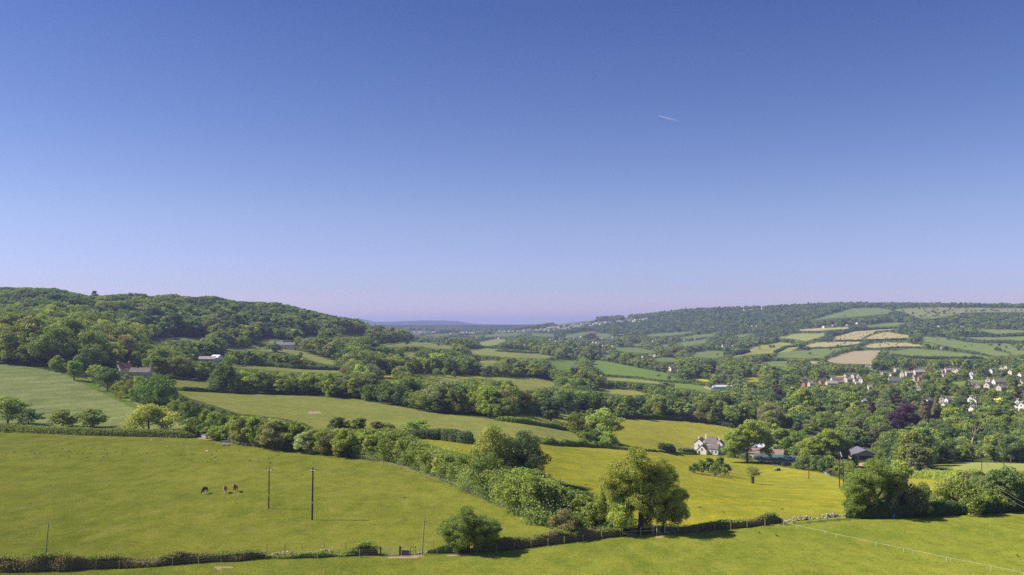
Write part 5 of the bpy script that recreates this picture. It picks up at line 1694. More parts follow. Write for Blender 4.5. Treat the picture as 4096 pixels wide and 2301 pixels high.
def hedge(pts, h, wd, tint, label, name='hedge', rough=.25, cat='hedge', group=None, world=None, top=None):
    W = world or [P(*q) for q in pts]
    line = polyline(W, 1.0)
    line = [Vector((q.x, q.y, float(ground(q.x, q.y)))) for q in line]
    n = len(line)
    L = sum((b - a).length for a, b in zip(line[:-1], line[1:]))
    dmean = sum(q.y for q in line) / n
    r = np.random.default_rng(int(abs(line[0].x * 13 + line[0].y * 7)) + n)
    leaf = max(.10, dmean / F * .62)
    per = h * 1.8 + wd
    nl = int(min(42000, max(80, L * per / (leaf**2 * 1.0) * 1.9)))
    arr = np.array([tuple(q) for q in line])
    bump = np.interp(np.arange(n), np.arange(0, n + 3, 3), 1 + rough * r.uniform(-1, 1, len(np.arange(0, n + 3, 3))))
    bump = np.maximum(bump, .45)
    bump2 = np.interp(np.arange(n), np.arange(0, n + 2, 2), 1 + rough * r.uniform(-1, 1, len(np.arange(0, n + 2, 2))))
    ends = np.minimum(1, .30 + .28 * np.minimum(np.arange(n), np.arange(n)[::-1])) if n > 4 else 1
    bump = bump * ends
    bump2 = bump2 * ends
    tt = r.uniform(0, n - 1.001, nl)
    k = tt.astype(int)
    f = (tt - k)[:, None]
    base = arr[k] * (1 - f) + arr[np.minimum(k + 1, n - 1)] * f
    tg = arr[np.minimum(k + 1, n - 1)] - arr[k]
    tg[:, 2] = 0
    tg = unit(tg)
    side = np.stack([-tg[:, 1], tg[:, 0], 0 * tg[:, 0]], 1)
    th = r.uniform(-.15, math.pi + .15, nl)
    hh = h * (bump[k] * (1 - f[:, 0]) + bump[np.minimum(k + 1, n - 1)] * f[:, 0])
    ww = wd / 2 * (bump2[k] * (1 - f[:, 0]) + bump2[np.minimum(k + 1, n - 1)] * f[:, 0])
    cs, sn = np.cos(th), np.sin(th)
    sq = lambda v: np.sign(v) * np.abs(v)**.6
    depth = r.uniform(.72, 1.06, nl)
    pos = base + side * (sq(cs) * ww * depth)[:, None] + np.array([0, 0, 1.0]) * (np.maximum(0, sq(sn)) * hh * depth)[:, None]
    pos += r.normal(size=(nl, 3)) * leaf * .3
    nrm = unit(side * cs[:, None] + np.array([0, 0, 1.0]) * sn[:, None] + .7 * r.normal(size=(nl, 3)))
    var = np.clip(.5 * vnoise(tt / 2.2, th * 2, 5) + .5 * r.uniform(size=nl), 0, 1)
    V, Fq, var = leaves(pos, nrm, leaf, r, var)
    # solid dark core, added to stop see-through and light leaking through the hedge
    cv, cf = [], []
    for i in range(0, n):
        a, b = arr[max(0, i - 1)], arr[min(n - 1, i + 1)]
        t_ = unit((b - a)[None, :])[0]
        s_ = np.array([-t_[1], t_[0], 0])
        hb, wb = h * bump[i] * .72, wd / 2 * bump2[i] * .62
        for sx, z in ((-1, -.2), (-1, .8), (0, 1), (1, .8), (1, -.2)):
            cv.append(arr[i] + s_ * sx * wb + np.array([0, 0, z * hb]))
    nv = len(V)
    for i in range(n - 1):
        for j in range(4):
            cf.append((nv + i * 5 + j, nv + i * 5 + j + 1, nv + (i + 1) * 5 + j + 1, nv + (i + 1) * 5 + j))
    V = np.concatenate([V, np.array(cv)])
    Fq = np.concatenate([Fq, np.array(cf, int)])
    var = np.concatenate([var, np.zeros(len(cf))])
    o0 = arr[n // 2]
    o = link(name, mk_mesh(name, V - o0, Fq, ['leaf'], attr=var), None, o0, 0, None, vary(TINT[tint], r, .08) if isinstance(tint, str) else tint)
    if top:
        nt_ = int(nl * .45)
        tt = r.uniform(0, n - 1.001, nt_)
        k = tt.astype(int)
        patch = vnoise(tt / 3.5, tt * 0, 9) > .42
        tt, k = tt[patch], k[patch]
        nt_ = len(tt)
        f = (tt - k)[:, None]
        base = arr[k] * (1 - f) + arr[np.minimum(k + 1, n - 1)] * f
        tall = 1 + .5 * np.maximum(0, vnoise(tt / 1.3, tt * 0, 3) - .5)
        pos = base + np.array([0, 0, 1.0]) * (h * bump[k] * r.uniform(.82, 1.08, nt_) * tall)[:, None] + np.stack([r.uniform(-.5, .5, nt_) * wd, r.uniform(-.45, .45, nt_) * wd, 0 * tt], 1)
        V2, F2, v2 = leaves(pos, unit(np.array([0, 0, 1.0]) + .8 * r.normal(size=(nt_, 3))), leaf, r, r.uniform(0, 1, nt_))
        link('new_growth', mk_mesh('new_growth', V2 - o0, F2, ['leaf'], attr=v2), o, color=vary(TINT[top], r, .08))
    tag(o, label, cat, group)
    return o


BR = (.140, .118, .070)
hedge([(-60, 1441), (0, 1436), (160, 1434), (300, 1426), (500, 1414), (600, 1408), (668, 1402)], 1.5, 1.8, BR, 'brown bramble hedge along the near edge of the paddock at the lower left', rough=.6, top='olive green')
hedge([(868, 1398), (905, 1395), (950, 1395)], 1.6, 1.6, BR, 'short clump of brown brambles left of the metal gate', name='bramble_bush', cat='bush', top='mid green')
hedge([(666, 1403), (720, 1404), (780, 1402), (866, 1399)], .6, 1.0, 'olive green', 'low strip of weeds between the fence posts and the tumbled stones', name='weeds', cat='weeds', rough=.6)
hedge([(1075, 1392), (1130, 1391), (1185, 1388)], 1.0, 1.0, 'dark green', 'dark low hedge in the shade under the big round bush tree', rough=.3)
hedge([(1185, 1388), (1250, 1384), (1290, 1379), (1360, 1370), (1420, 1362), (1500, 1353), (1566, 1346)], 1.45, 1.5, BR, 'brown hedge between the round bush tree and the stile', rough=.4, top='olive green')
hedge([(1712, 1341), (1780, 1334), (1880, 1324), (1968, 1312)], 1.25, 1.3, BR, 'brown hedge with some stones right of the shaded metal gate', rough=.45, top='mid green')
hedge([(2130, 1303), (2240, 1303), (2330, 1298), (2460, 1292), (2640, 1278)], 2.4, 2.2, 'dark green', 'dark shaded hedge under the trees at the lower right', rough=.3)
hedge([(-160, 1072), (0, 1083), (110, 1090), (229, 1095), (396, 1099), (490, 1102)], 2.3, 2.2, 'olive green', 'long trimmed hedge along the far side of the horse paddock', rough=.07)
hedge([(498, 1096), (530, 1093), (556, 1090)], 1.6, 2.0, 'olive green', 'rough bank of scrub behind the wooden rail fence', rough=.4)
hedge([(1020, 1100), (1070, 1104), (1110, 1106), (1150, 1112), (1190, 1118)], 3.4, 5.0, 'dark green', 'dark thick hedge at the end of the scrub behind the young trees', rough=.2)
hedge([(838, 1090), (880, 1093), (930, 1094), (985, 1094), (1030, 1098)], 2.2, 3.0, 'olive green', 'low scrub joining the small trees behind the young tree belt', rough=.35)
hedge([(1362, 1117), (1410, 1120), (1450, 1122), (1510, 1126), (1545, 1130)], 2.4, 3.0, 'mid green', 'hedge at the top of the buttercup meadow below the bushy pair', rough=.35)
hedge([(1245, 1058), (1300, 1064), (1350, 1070), (1420, 1082), (1465, 1094)], 2.2, 2.4, 'mid green', 'low hedge along the right end of the middle meadow', rough=.25)
hedge([(1549, 1053), (1600, 1053), (1650, 1055), (1720, 1059), (1797, 1067), (1850, 1078)], 3.0, 3.0, 'dark green', 'dark hedge along the top of the upper buttercup meadow', rough=.2)
hedge([(1560, 1131), (1620, 1134), (1690, 1138), (1756, 1143)], .8, 1.0, 'olive green', 'low weedy fence line left of the farmhouse', rough=.5)
hedge([(1708, 1138), (1722, 1139), (1752, 1142)], 2.3, 3.5, 'grey green', 'rounded shrub beside the left wall of the farmhouse', name='shrub', cat='shrub')
hedge([(1662, 1136), (1675, 1136), (1694, 1137)], 3.4, 4, 'dark green', 'dark shrub left of the farmhouse at the meadow edge', name='shrub', cat='shrub')
hedge([(2268, 1201), (2340, 1205), (2420, 1209), (2484, 1206)], 3.0, 3.2, 'bright green', 'bright thick hedge right of the big forked ash tree', rough=.12)
hedge([(2484, 1204), (2540, 1206), (2640, 1212)], 2.6, 3.2, 'olive green', 'hedge running on behind the round tree to the right edge', rough=.2)
hedge([(1205, 1038), (1280, 1040), (1357, 1041)], 6.0, 6.0, 'deep green', 'tall clipped dark hedge behind the middle meadow', rough=.06)
hedge([(1360, 1046), (1400, 1052), (1450, 1063)], 1.5, 1.6, 'dark green', 'low hedge under the pointed dark tree', rough=.2)
hedge([(452, 983), (520, 986), (560, 988), (640, 992)], 2.2, 3, 'dark green', 'hedge bounding the top of the middle meadow at its left end', rough=.3)
hedge([(580, 1110), (660, 1118), (740, 1128), (900, 1146), (1044, 1168), (1110, 1194), (1170, 1220), (1240, 1252), (1290, 1274), (1350, 1302), (1400, 1324)], 4.3, 7.5, 'mid green', 'shaggy continuous thicket of saplings under the young tree belt', name='sapling_thicket', cat='thicket', rough=.5, top='light green')
FARH = [
    (q3([(720, 652), (900, 672), (1100, 700), (1350, 757), (1560, 795)]), 3.2, 3.5, 'dark hedge above the long bright green field'),
    (q3([(950, 826), (1250, 846), (1500, 880), (1760, 897), (1900, 918)]), 2.4, 3, 'dark hedge below the long bright green field'),
    (q3([(1560, 800), (1700, 875), (1860, 905)]), 2.5, 4, 'hedge closing the right end of the long bright green field'),
    (q3([(-40, 596), (200, 606), (380, 612), (500, 632)]), 1.8, 2.5, 'thin hedge between two pale ridge fields'),
    (q3([(100, 830), (300, 836), (420, 845)]), 2.5, 3.5, 'hedge on top of the meadow left of the bright field'),
    (qh([(100, 595), (640, 582), (1000, 548), (1250, 515)]), 3, 4, 'hedge below the left lower hay field'),
    (qh([(690, 335), (1080, 232), (1460, 203), (1920, 176)]), 4, 5, 'hedge along the top of the upper hay fields'),
    (qh([(720, 437), (1180, 437), (1600, 425), (2230, 402)]), 3.5, 5, 'hedge between the upper and lower hay fields'),
    (qh([(760, 702), (1040, 628), (1260, 605), (1700, 603), (1900, 582), (2570, 582)]), 3, 4, 'long hedge above the striped cut field'),
    (qh([(1290, 388), (1380, 345), (1480, 298)]), 1.2, 3, 'thin green strip dividing the two upper hay fields'),
    (q4([(1830, 445), (1950, 492), (2150, 517), (2558, 522)]), 6, 8, 'thick curved hedge on the right hill below the wood'),
    (q4([(2000, 465), (2250, 460), (2558, 448)]), 4, 6, 'second hedge on the right hill above the curved one'),
    (q4([(1330, 642), (1500, 668), (1900, 674), (2180, 668)]), 5, 6, 'hedge below the large green field above the village'),
    (q3([(2060, 590), (2200, 592), (2310, 602)]), 7, 12, 'upper arm of the dark curved thicket on the far slope'),
    (q3([(2310, 602), (2210, 625), (2110, 638)]), 7, 12, 'lower arm of the dark curved thicket on the far slope'),
    (q2([(1140, 410), (1350, 392), (1500, 384), (1700, 400), (1880, 430)]), 2.5, 3, 'hedge along the crest of the yellow green ridge field'),
    (q2([(2020, 455), (2200, 447), (2400, 470), (2567, 497)]), 3.2, 4, 'hedge along the top of the right ridge field'),
    (q2([(1640, 348), (1850, 350), (2100, 352)]), 4, 5, 'straight hedge across the far fields below the hillside village'),
    (q2([(230, 412), (420, 405), (440, 420)]), 3, 4, 'dark hedge behind the long slate-roofed hillside farmhouse'),
    (q2([(-150, 588), (0, 606), (200, 620), (420, 640), (700, 652), (1000, 660)]), 3, 5, 'dark hedge line at the foot of the tree row on the slope'),
    (q4([(230, 610), (330, 562), (500, 545)]), 4, 6, 'hedge between the two pastures left of the hay fields'),
    (q4([(80, 684), (350, 684)]), 2, 3, 'thin dark hedge over the small pasture left of the village'),
]
for pts, h_, w_, lab in FARH:
    hedge(pts, h_, w_, 'dark green' if h_ > 3.1 else 'deep green', lab, rough=.22)

# ------------------------------------------------------------------ fences, gates, walls
def post_mesh(h, r, mat, top=.02):
    return MB().tube([(0, 0, -.3), (0, 0, h)], [r, r * .9], 6).mesh('post', [mat])


def fence(name, line_pts, step, h, r, mat, label, rails=(), rail_mat=None, rail_r=.02, gaps=(), wires=(), group=None, lean=.04, world=None, netting=False):
    W = world or [P(*q) for q in line_pts]
    pts = polyline(W, step)
    pts = [Vector((q.x, q.y, float(ground(q.x, q.y)))) for q in pts]
    root = empty(name, pts[0])
    pm = post_mesh(h, r, mat)
    for q in pts:
        vx, _ = project(np.array([q.x]), np.array([q.y]), np.array([q.z]))
        if any(a < vx[0] < b for a, b in gaps):
            continue
        o = link('post', pm, root, q - pts[0] + Vector((0, 0, random.uniform(-.12, .06))))
        o.rotation_euler = (random.gauss(0, lean), random.gauss(0, lean), random.uniform(0, 3))
    for nm, hs_, rr, mm in (('rail', rails, rail_r, rail_mat or mat), ('wire', wires, .006, 'wire')):
        for z in hs_:
            mb = MB()
            for a, b in zip(pts[:-1], pts[1:]):
                va, _ = project(np.array([(a.x + b.x) / 2]), np.array([(a.y + b.y) / 2]), np.array([a.z]))
                if any(u < va[0] < v for u, v in gaps):
                    continue
                mb.tube([a - pts[0] + Vector((0, 0, z)), b - pts[0] + Vector((0, 0, z))], rr, 4, cap=False)
            if mb.v:
                mb.obj(nm, [mm], root)
    tag(root, label, 'fence', group)
    return root


ng = [(955, 1008), (1560, 1715), (2140, 2700)]
fence('post_and_wire_fence', [(-40, 1443), (0, 1440), (300, 1431), (500, 1418), (668, 1407), (800, 1405), (958, 1400), (1010, 1399), (1100, 1396), (1250, 1389), (1420, 1368), (1560, 1350), (1712, 1345), (1880, 1328), (1968, 1317), (2060, 1308), (2134, 1303)], 3.35, 1.25, .075, 'timber_green', 'long line of pale greenish fence posts along the near hedge', gaps=ng, wires=(.45, .8, 1.1))
fence('post_and_wire_fence', [(672, 1388), (760, 1385), (870, 1384)], 3.2, 1.25, .06, 'timber_green', 'second row of posts behind the tumbled stones at the lower left', wires=(.9,))
fence('post_and_wire_fence', [(1040, 1382), (1090, 1380), (1140, 1378)], 2.6, 1.2, .06, 'timber_grey', 'short row of posts behind the rubble wall right of the trough', wires=(.9,))
bf = q6([(0, 238), (400, 274), (610, 294), (780, 324), (950, 350), (1040, 370), (1240, 422), (1500, 492), (1640, 545), (1860, 620), (2060, 700), (2320, 805), (2540, 900)]) + q7([(330, 945), (480, 990)])
fence('netting_fence', [(575, 1118), (620, 1126)] + bf[1:], 2.6, 1.15, .06, 'timber_grey', 'netting fence with a top rail between the paddock and the young tree belt', rails=(1.12,), rail_mat='wire', rail_r=.022, wires=(.3, .6, .85))
fence('post_and_wire_fence', q2([(10, 1058), (450, 1062), (860, 1066), (1240, 1070), (1540, 1078), (1700, 1084)]), 6.5, 1.2, .07, 'timber_grey', 'line of small posts crossing the middle meadow from side to side', wires=(1.0,))
fence('post_and_wire_fence', q2([(130, 918), (300, 958), (450, 995), (560, 1030), (650, 1048)]), 3.6, 1.2, .07, 'timber_grey', 'line of small posts running down the middle meadow', wires=(1.0,))
fence('rail_fence', q7([(1760, 500), (1960, 522), (2140, 536)]), 2.4, 1.1, .08, 'timber_rail', 'low wooden rail fence in front of the little copse', rails=(.55, 1.0), rail_r=.045)
fence('rail_fence', q7([(820, 252), (940, 262), (1060, 270)]), 3.0, 1.1, .07, 'timber_rail', 'wooden rails at the top of the buttercup meadow', rails=(.5, .95), rail_r=.045)
fence('rail_fence', [(493, 1097), (512, 1101), (532, 1106)], 2.4, 1.25, .09, 'timber_rail', 'three-barred wooden fence panel at the far corner of the paddock', rails=(.4, .8, 1.15), rail_r=.06)
fence('rail_fence', [(1009, 1397), (1032, 1396), (1046, 1394)], 1.7, 1.3, .085, 'timber_green', 'wooden rails and posts round the dark water trough', rails=(.55, 1.15), rail_r=.05)
fence('rail_fence', [(1612, 1346), (1640, 1343), (1660, 1341)], 2.0, 1.35, .085, 'timber_rail', 'wooden stile rails at the foot of the tall ash tree', rails=(.6, 1.2), rail_r=.055)
fence('rail_fence', [(1566, 1349), (1590, 1347), (1612, 1346)], 2.0, 1.3, .08, 'timber_grey', 'wooden rails between the brown hedge and the stile', rails=(.7,), rail_r=.05)
# white tape fence
tp = q8([(310, 985), (430, 1017), (700, 1074), (800, 1100), (1172, 1182), (1430, 1234), (1520, 1253), (1830, 1318), (1870, 1327), (2243, 1402), (2554, 1470), (2800, 1530)])
fence('tape_fence', tp, 7.2, .72, .022, 'white', 'white electric tape fence slanting across the foreground pasture', rails=(.66,), rail_mat='tape', rail_r=.013, lean=.05)


def bar_gate(a, b, h, label, post_mat='timber_dark', sheet=False):
    A, B = P(*a), P(*b)
    root = empty('gate', A)
    v = B - A
    L = v.length
    root.rotation_euler = (0, 0, math.atan2(v.y, v.x))
    dz = v.z
    for x in (0, L):
        MB().tube([(0, 0, -.3), (0, 0, h + .25)], [.12, .11], 6).obj('gate_post', [post_mat], root, (x, 0, dz * x / L))
    for k in range(6):
        z = .15 + (h - .15) * (k / 5)**1.15
        MB().tube([(.12, 0, z), (L - .12, 0, z + dz)], .022, 5).obj('bar', ['metal'], root)
    mb = MB()
    for x in (.12, L * .5, L - .12):
        mb.tube([(x, 0, .15), (x, 0, h + dz * x / L)], .022, 5)
    mb.tube([(.12, 0, .15), (L * .5, 0, h)], .018, 4)
    mb.obj('gate_frame', ['metal'], root)
    if sheet:
        MB().box((0, 0, 0), (L * .9, .03, h * .7)).obj('panel', ['metal'], root, (L / 2, .03, h * .5))
    tag(root, label, 'gate')
    return root


bar_gate((957, 1399), (1006, 1397), 1.2, 'grey metal bar gate in the near hedge beside the water trough')
bar_gate((1672, 1342), (1706, 1338), 1.2, 'metal gate in deep shade right of the tall ash tree', 'timber_rail')
bar_gate((507, 1101), (518, 1104), 1.1, 'small sheeted metal gate in the wooden fence at the paddock corner', 'timber_rail', True)
bar_gate((2073, 1193), (2098, 1195), 1.1, 'grey metal gate under the bright tree left of the open barn', 'timber_rail', True)

p = P(1020, 1396)
o = empty('water_trough', p, R(4))
MB().box((0, -.28, .33), (1.15, .06, .66)).box((0, .28, .33), (1.15, .06, .66)).box((-.55, 0, .33), (.06, .5, .66)).box((.55, 0, .33), (.06, .5, .66)).box((0, 0, .05), (1.1, .5, .06)).obj('basin', ['trough'], o)
MB().box((0, 0, .55), (1.03, .49, .01)).obj('water', ['glass'], o)
tag(o, 'dark rectangular water trough right of the metal gate', 'trough')
p = P(1559, 1350)
o = empty('water_trough', P(1588, 1349), R(6))
MB().box((0, -.28, .33), (1.5, .06, .6)).box((0, .28, .33), (1.5, .06, .6)).box((-.72, 0, .33), (.06, .5, .6)).box((.72, 0, .33), (.06, .5, .6)).box((0, 0, .05), (1.4, .5, .06)).obj('basin', ['trough'], o)
MB().box((0, 0, .52), (1.38, .49, .01)).obj('water', ['glass'], o)
tag(o, 'long blue grey trough between the rails near the stile', 'trough')
p = P(1650, 1343)
MB().box((0, 0, 1.35), (.32, .04, .4)).tube([(0, .03, 0), (0, .03, 1.5)], .03, 5).obj('notice', ['white'], None, p + Vector((-.35, 0, 0)))
tag(bpy.data.objects['notice'], 'small blank pale notice beside the stile post', 'sign')
p = P(2243, 1302)
MB().tube([(0, 0, 0), (0, 0, .4), (0, 0, .45), (0, 0, .85)], [.27, .29, .29, .27], 10).obj('drum', ['blue'], None, P(2248, 1304))
tag(bpy.data.objects['drum'], 'blue plastic drum in the shade under the forked ash tree', 'drum')

# hay rack in the paddock corner
o = empty('hay_rack', P(566, 1121), R(-8))
for sx in (-1, 1):
    for sy in (-1, 1):
        MB().tube([(sx * 1.1, sy * .55, 0), (sx * 1.1, sy * .55, 1.45)], .04, 5).obj('leg', ['metal'], o)
MB().box((0, 0, .45), (2.3, 1.1, .08)).box((0, -.55, .55), (2.3, .05, .2)).box((0, .55, .55), (2.3, .05, .2)).obj('tray', ['grey_sheet'], o)
mb = MB()
for k in range(13):
    x = -1.05 + k * .175
    mb.tube([(x, -.5, 1.4), (x, -.05, .6)], .014, 4).tube([(x, .5, 1.4), (x, .05, .6)], .014, 4)
mb.tube([(-1.1, -.52, 1.42), (1.1, -.52, 1.42)], .03, 5).tube([(-1.1, .52, 1.42), (1.1, .52, 1.42)], .03, 5)
mb.obj('rack', ['metal'], o)
tag(o, 'grey metal hay rack standing in the far corner of the paddock', 'feeder')

# dry stone walls: every stone a piece
def rock_mesh(seed, s=1.0):
    bm = bmesh.new()
    bmesh.ops.create_icosphere(bm, subdivisions=1, radius=.5)
    r = random.Random(seed)
    for v in bm.verts:
        v.co *= r.uniform(.75, 1.15)
        v.co.z *= .62
        v.co.y *= .8
        v.co *= s
    me = bpy.data.meshes.new('stone')
    bm.to_mesh(me)
    bm.free()
    return me


ROCK = []
for k in range(6):
    me = rock_mesh(k)
    me.materials.append(MAT['stone'] if k % 3 else MAT['stone_dark'])
    ROCK.append(me)


def stone_wall(pts, hgt, rows, per_m, label, size=.42, name='dry_stone_wall', spread=.25):
    W = polyline([P(*q) for q in pts], .25)
    root = empty(name, W[0])
    L = sum((b - a).length for a, b in zip(W[:-1], W[1:]))
    r = random.Random(int(W[0].x * 10))
    n = 0
    for row in range(rows):
        cnt = int(L * per_m * (1 - .25 * row))
        for k in range(cnt):
            t = (k + r.random()) / cnt * (len(W) - 1)
            q = W[int(t)].lerp(W[min(len(W) - 1, int(t) + 1)], t % 1)
            if row > 0 and math.sin(t * .21 + W[0].x) < -.35:
                continue
            z = float(ground(q.x, q.y)) + .12 + row * hgt / rows
            o_ = link('stone', ROCK[r.randrange(6)], root, Vector((q.x + r.gauss(0, .05), q.y + r.gauss(0, spread * (1 - row / (rows + 1))), z)) - W[0])
            o_.scale = (size * r.uniform(.7, 1.4),) * 3
            o_.rotation_euler = (r.gauss(0, .3), r.gauss(0, .3), r.uniform(0, 6))
            n += 1
    tag(root, label, 'wall')
    return n


nst = stone_wall([(686, 1396), (712, 1395), (742, 1394)], .45, 2, 3.0, 'scattered pale wall stones left of the rubble heap', .38)
nst += stone_wall([(782, 1396), (800, 1395), (838, 1392)], .8, 4, 4.2, 'heap of pale rubble from a tumbled wall among the fence posts', .40, spread=.4)
nst += stone_wall([(1040, 1394), (1075, 1391), (1120, 1389)], .6, 3, 3.6, 'low rubble wall right of the trough', .38)
nst += stone_wall([(1655, 1344), (1690, 1342), (1718, 1340)], .5, 2, 3.0, 'stones lying in the shade under the metal gate', .36)
nst += stone_wall([(1968, 1314), (2010, 1309), (2060, 1305), (2132, 1297)], .75, 3, 3.0, 'broken dry stone wall of orange grey stones ending at the forked ash tree', .45)
for k, (x, y, s_) in enumerate([(1409, 190, 1.1), (1690, 226, .9), (1742, 248, .7), (1933, 288, 1.1)]):
    o = link('boulder', ROCK[1], None, P(*one(q5, x, y)), k, (s_, s_, s_ * .8))
    tag(o, ['pale boulder lying nearest the trimmed hedge in the paddock', 'flat pale boulder below the trimmed hedge in the paddock', 'smallest pale boulder in the upper paddock', 'pale boulder left of the hay rack in the paddock'][k], 'boulder')

# ------------------------------------------------------------------ poles and wires
def pole(base, top, mat, label, arm=None, r=.14, lean=0.0, plates=True, name='power_pole', arm_rz=0, height=None):
    p = P(*base)
    h = height or M(base[1] - top, p.y)
    root = empty(name, p)
    MB().tube([(0, 0, -.5), (lean * h * .5, 0, h * .5), (lean * h, 0, h)], [r, r * .9, r * .75], 8).obj('pole', [mat], root)
    if arm:
        c = Vector((lean * h, 0, h - .35))
        d_ = Vector((math.cos(arm_rz), math.sin(arm_rz), 0))
        MB().tube([c - d_ * arm / 2, c + d_ * arm / 2], .085, 5).obj('crossarm', ['metal' if mat != 'timber_dark2' else mat], root)
        for k in (-1, 0, 1):
            q = c + d_ * (k * arm * .45)
            if k == 0:
                q.z += .3
            MB().tube([q + Vector((0, 0, .05)), q + Vector((0, 0, .2)), q + Vector((0, 0, .38))], [.05, .11, .06], 6).obj('insulator', ['ceramic'], root)
    if plates:
        MB().box((0, 0, 0), (.26, .03, .32)).obj('warning_plate', ['yellow'], root, (lean * h * .35 - .02, -r - .02, h * .34))
    tag(root, label, 'pole')
    return root, p, h


pA, pa, ha = pole((676, 1280), 1180, 'timber_dark', 'left of the two dark power poles in the middle of the paddock', 1.5, .13, arm_rz=R(-20))
pB, pb, hb = pole((785, 1308), 1181, 'timber_dark', 'right, taller of the two dark power poles in the middle of the paddock', 1.7, .17, .008, arm_rz=R(-35))
pole((111, 1432), 1318, 'timber_green', 'pale leaning pole with ivy at its foot in the left hedge', None, .12, .075, False, 'telegraph_pole')
pole((1061, 1396), 1303, 'timber_green', 'pale leaning pole between the trough and the round bush tree', None, .12, .075, False, 'telegraph_pole')
pole((1652, 1347), 1268, 'timber_green', 'thin pale pole in front of the tall ash tree by the stile', None, .11, .04, True, 'telegraph_pole')
pole((2035, 1205), 1152, 'timber_dark', 'plain dark pole in the buttercup meadow below the bright trees', None, .16, 0, False)
pH, ph, hh_ = pole((2122, 1230), 1148, 'timber_dark', 'front leg of the twin power pole beside the forked ash tree', None, .16, 0, True)
p2_ = Vector((ph.x + 1.35, ph.y + 7.0, 0))
p2_.z = float(ground(p2_.x, p2_.y))
o = MB().tube([(0, 0, -.5), (0, 0, ph.z + hh_ - p2_.z)], [.16, .12], 8).obj('pole', ['timber_dark'], pH, p2_ - ph)
MB().tube([(-.9, -1.5, hh_ - .1), (2.3, 8.6, hh_ - .1)], .14, 5).obj('crossarm', ['metal'], pH)
pH['label'] = 'dark twin power pole joined by a pale crossbar beside the forked ash tree'
pole((2115, 1176), 1149, 'timber_green', 'short greenish pole behind the twin power pole', None, .16, 0, False, 'telegraph_pole', height=9)
pC, pc, hc = pole((2470, 1183), 1141, 'timber_dark', 'left of the two poles in the pale pasture at the right', 1.6, .16, 0, False)
MB().tube([(3.2, .5, 1.2), (.1, 0, hc - .8)], .08, 5).obj('stay', ['timber_grey'], pC)
pD, pd, hd = pole((2526, 1181), 1129, 'timber_dark', 'right, taller of the two poles in the pale pasture at the right', 2.2, .17, 0, False)
pole((2489, 1272), 1218, 'timber_rail', 'short pale post left of the round deep green tree', None, .12, 0, False, 'telegraph_pole')
hedge([(104, 1428), (112, 1428), (118, 1428)], 2.6, 1.6, 'mid green', 'ivy bush round the foot of the pale leaning pole', name='ivy_bush', cat='bush', rough=.4)


def cable(a, b, sag, label, r=.009, group=None):
    pts = []
    for k in range(17):
        t = k / 16
        q = a.lerp(b, t)
        q.z -= sag * 4 * t * (1 - t)
        pts.append(q - a)
    o = MB().tube(pts, r, 4).obj('power_line', ['wire'], None, a)
    tag(o, label, 'power line', group)


for k, wd_ in enumerate(('left', 'middle', 'right')):
    off = Vector(((k - 1) * .75, 0, .1 if k != 1 else .4))
    cable(pb + Vector((0, 0, hb - .2)) + off, ph + Vector((.2, .8 + k * 2.4, hh_ + .1)), 4.5, 'thin wire from the taller paddock pole to the twin pole, %s one' % wd_, group='wires to the twin pole')
    cable(pc + Vector((0, 0, hc - .1)) + off, pd + Vector((0, 0, hd - .1)) + off, .5, 'thin wire between the two right pasture poles, %s one' % wd_, group='wires between the pasture poles')
pp = P(2489, 1272)
a_, s_ = dirs(2655, 1287)
for k in (0, 1):
    q = Vector((a_ * 125, 125, ZC + s_ * 125 - k * .8))
    cable(Vector((pp.x, pp.y, pp.z + 5.6 - k * .8)), q, 1.2, '%s of two pale cables leaving the picture at the lower right' % ('upper' if k == 0 else 'lower'), .016)

# mast on the far hill
mp = P(1724, 786)
o = empty('radio_mast', mp)
mb = MB()
for sx, sy in ((-1, -1), (1, -1), (1, 1), (-1, 1)):
    mb.tube([(sx * 1.6, sy * 1.6, -4), (sx * .9, sy * .9, 22)], .35, 4)
for k in range(8):
    z, wv_ = -1 + 3 * k, 1.5 - .08 * k
    mb.tube([(-wv_, -wv_, z), (wv_, -wv_, z + 3)], .2, 4).tube([(wv_, -wv_, z), (-wv_, -wv_, z + 3)], .2, 4)
mb.obj('lattice', ['slate'], o)
MB().tube([(0, 0, 20), (0, 0, 30)], .45, 5).obj('aerial', ['slate'], o)
MB().tube([(-1.6, 0, 19), (1.6, 0, 19)], .9, 6).obj('dish', ['slate'], o)
tag(o, 'thin radio mast on the skyline of the right hill', 'mast')

# dead tree
dp = P(2446, 1150)
o = empty('dead_tree', dp)
mb = MB().tube([(0, 0, -1), (0, 0, 7), (.4, 0, 9.5), (1.8, .3, 12.5), (3.6, .4, 15), (4.6, .3, 17.5)], [.6, .5, .45, .3, .18, .07], 7)
mb.obj('trunk', ['deadwood'], o)
for b_ in ([(1.8, .3, 12.5), (2.0, 0, 15), (1.7, 0, 17.8)], [(.3, 0, 9), (3, .4, 11), (5.4, .3, 11.6)], [(.5, 0, 8.4), (2.0, .2, 9.6), (3.4, .1, 9.2)], [(3.0, .4, 14.2), (5.2, .5, 14.9), (7, .3, 16)], [(1.4, .2, 11.8), (.6, .4, 13.5), (.9, .3, 16)]):
    MB().tube(b_, [.26, .16, .06], 5).obj('branch', ['deadwood'], o)
tag(o, 'bare bleached dead tree rising left of the open barn among green trees', 'dead tree')
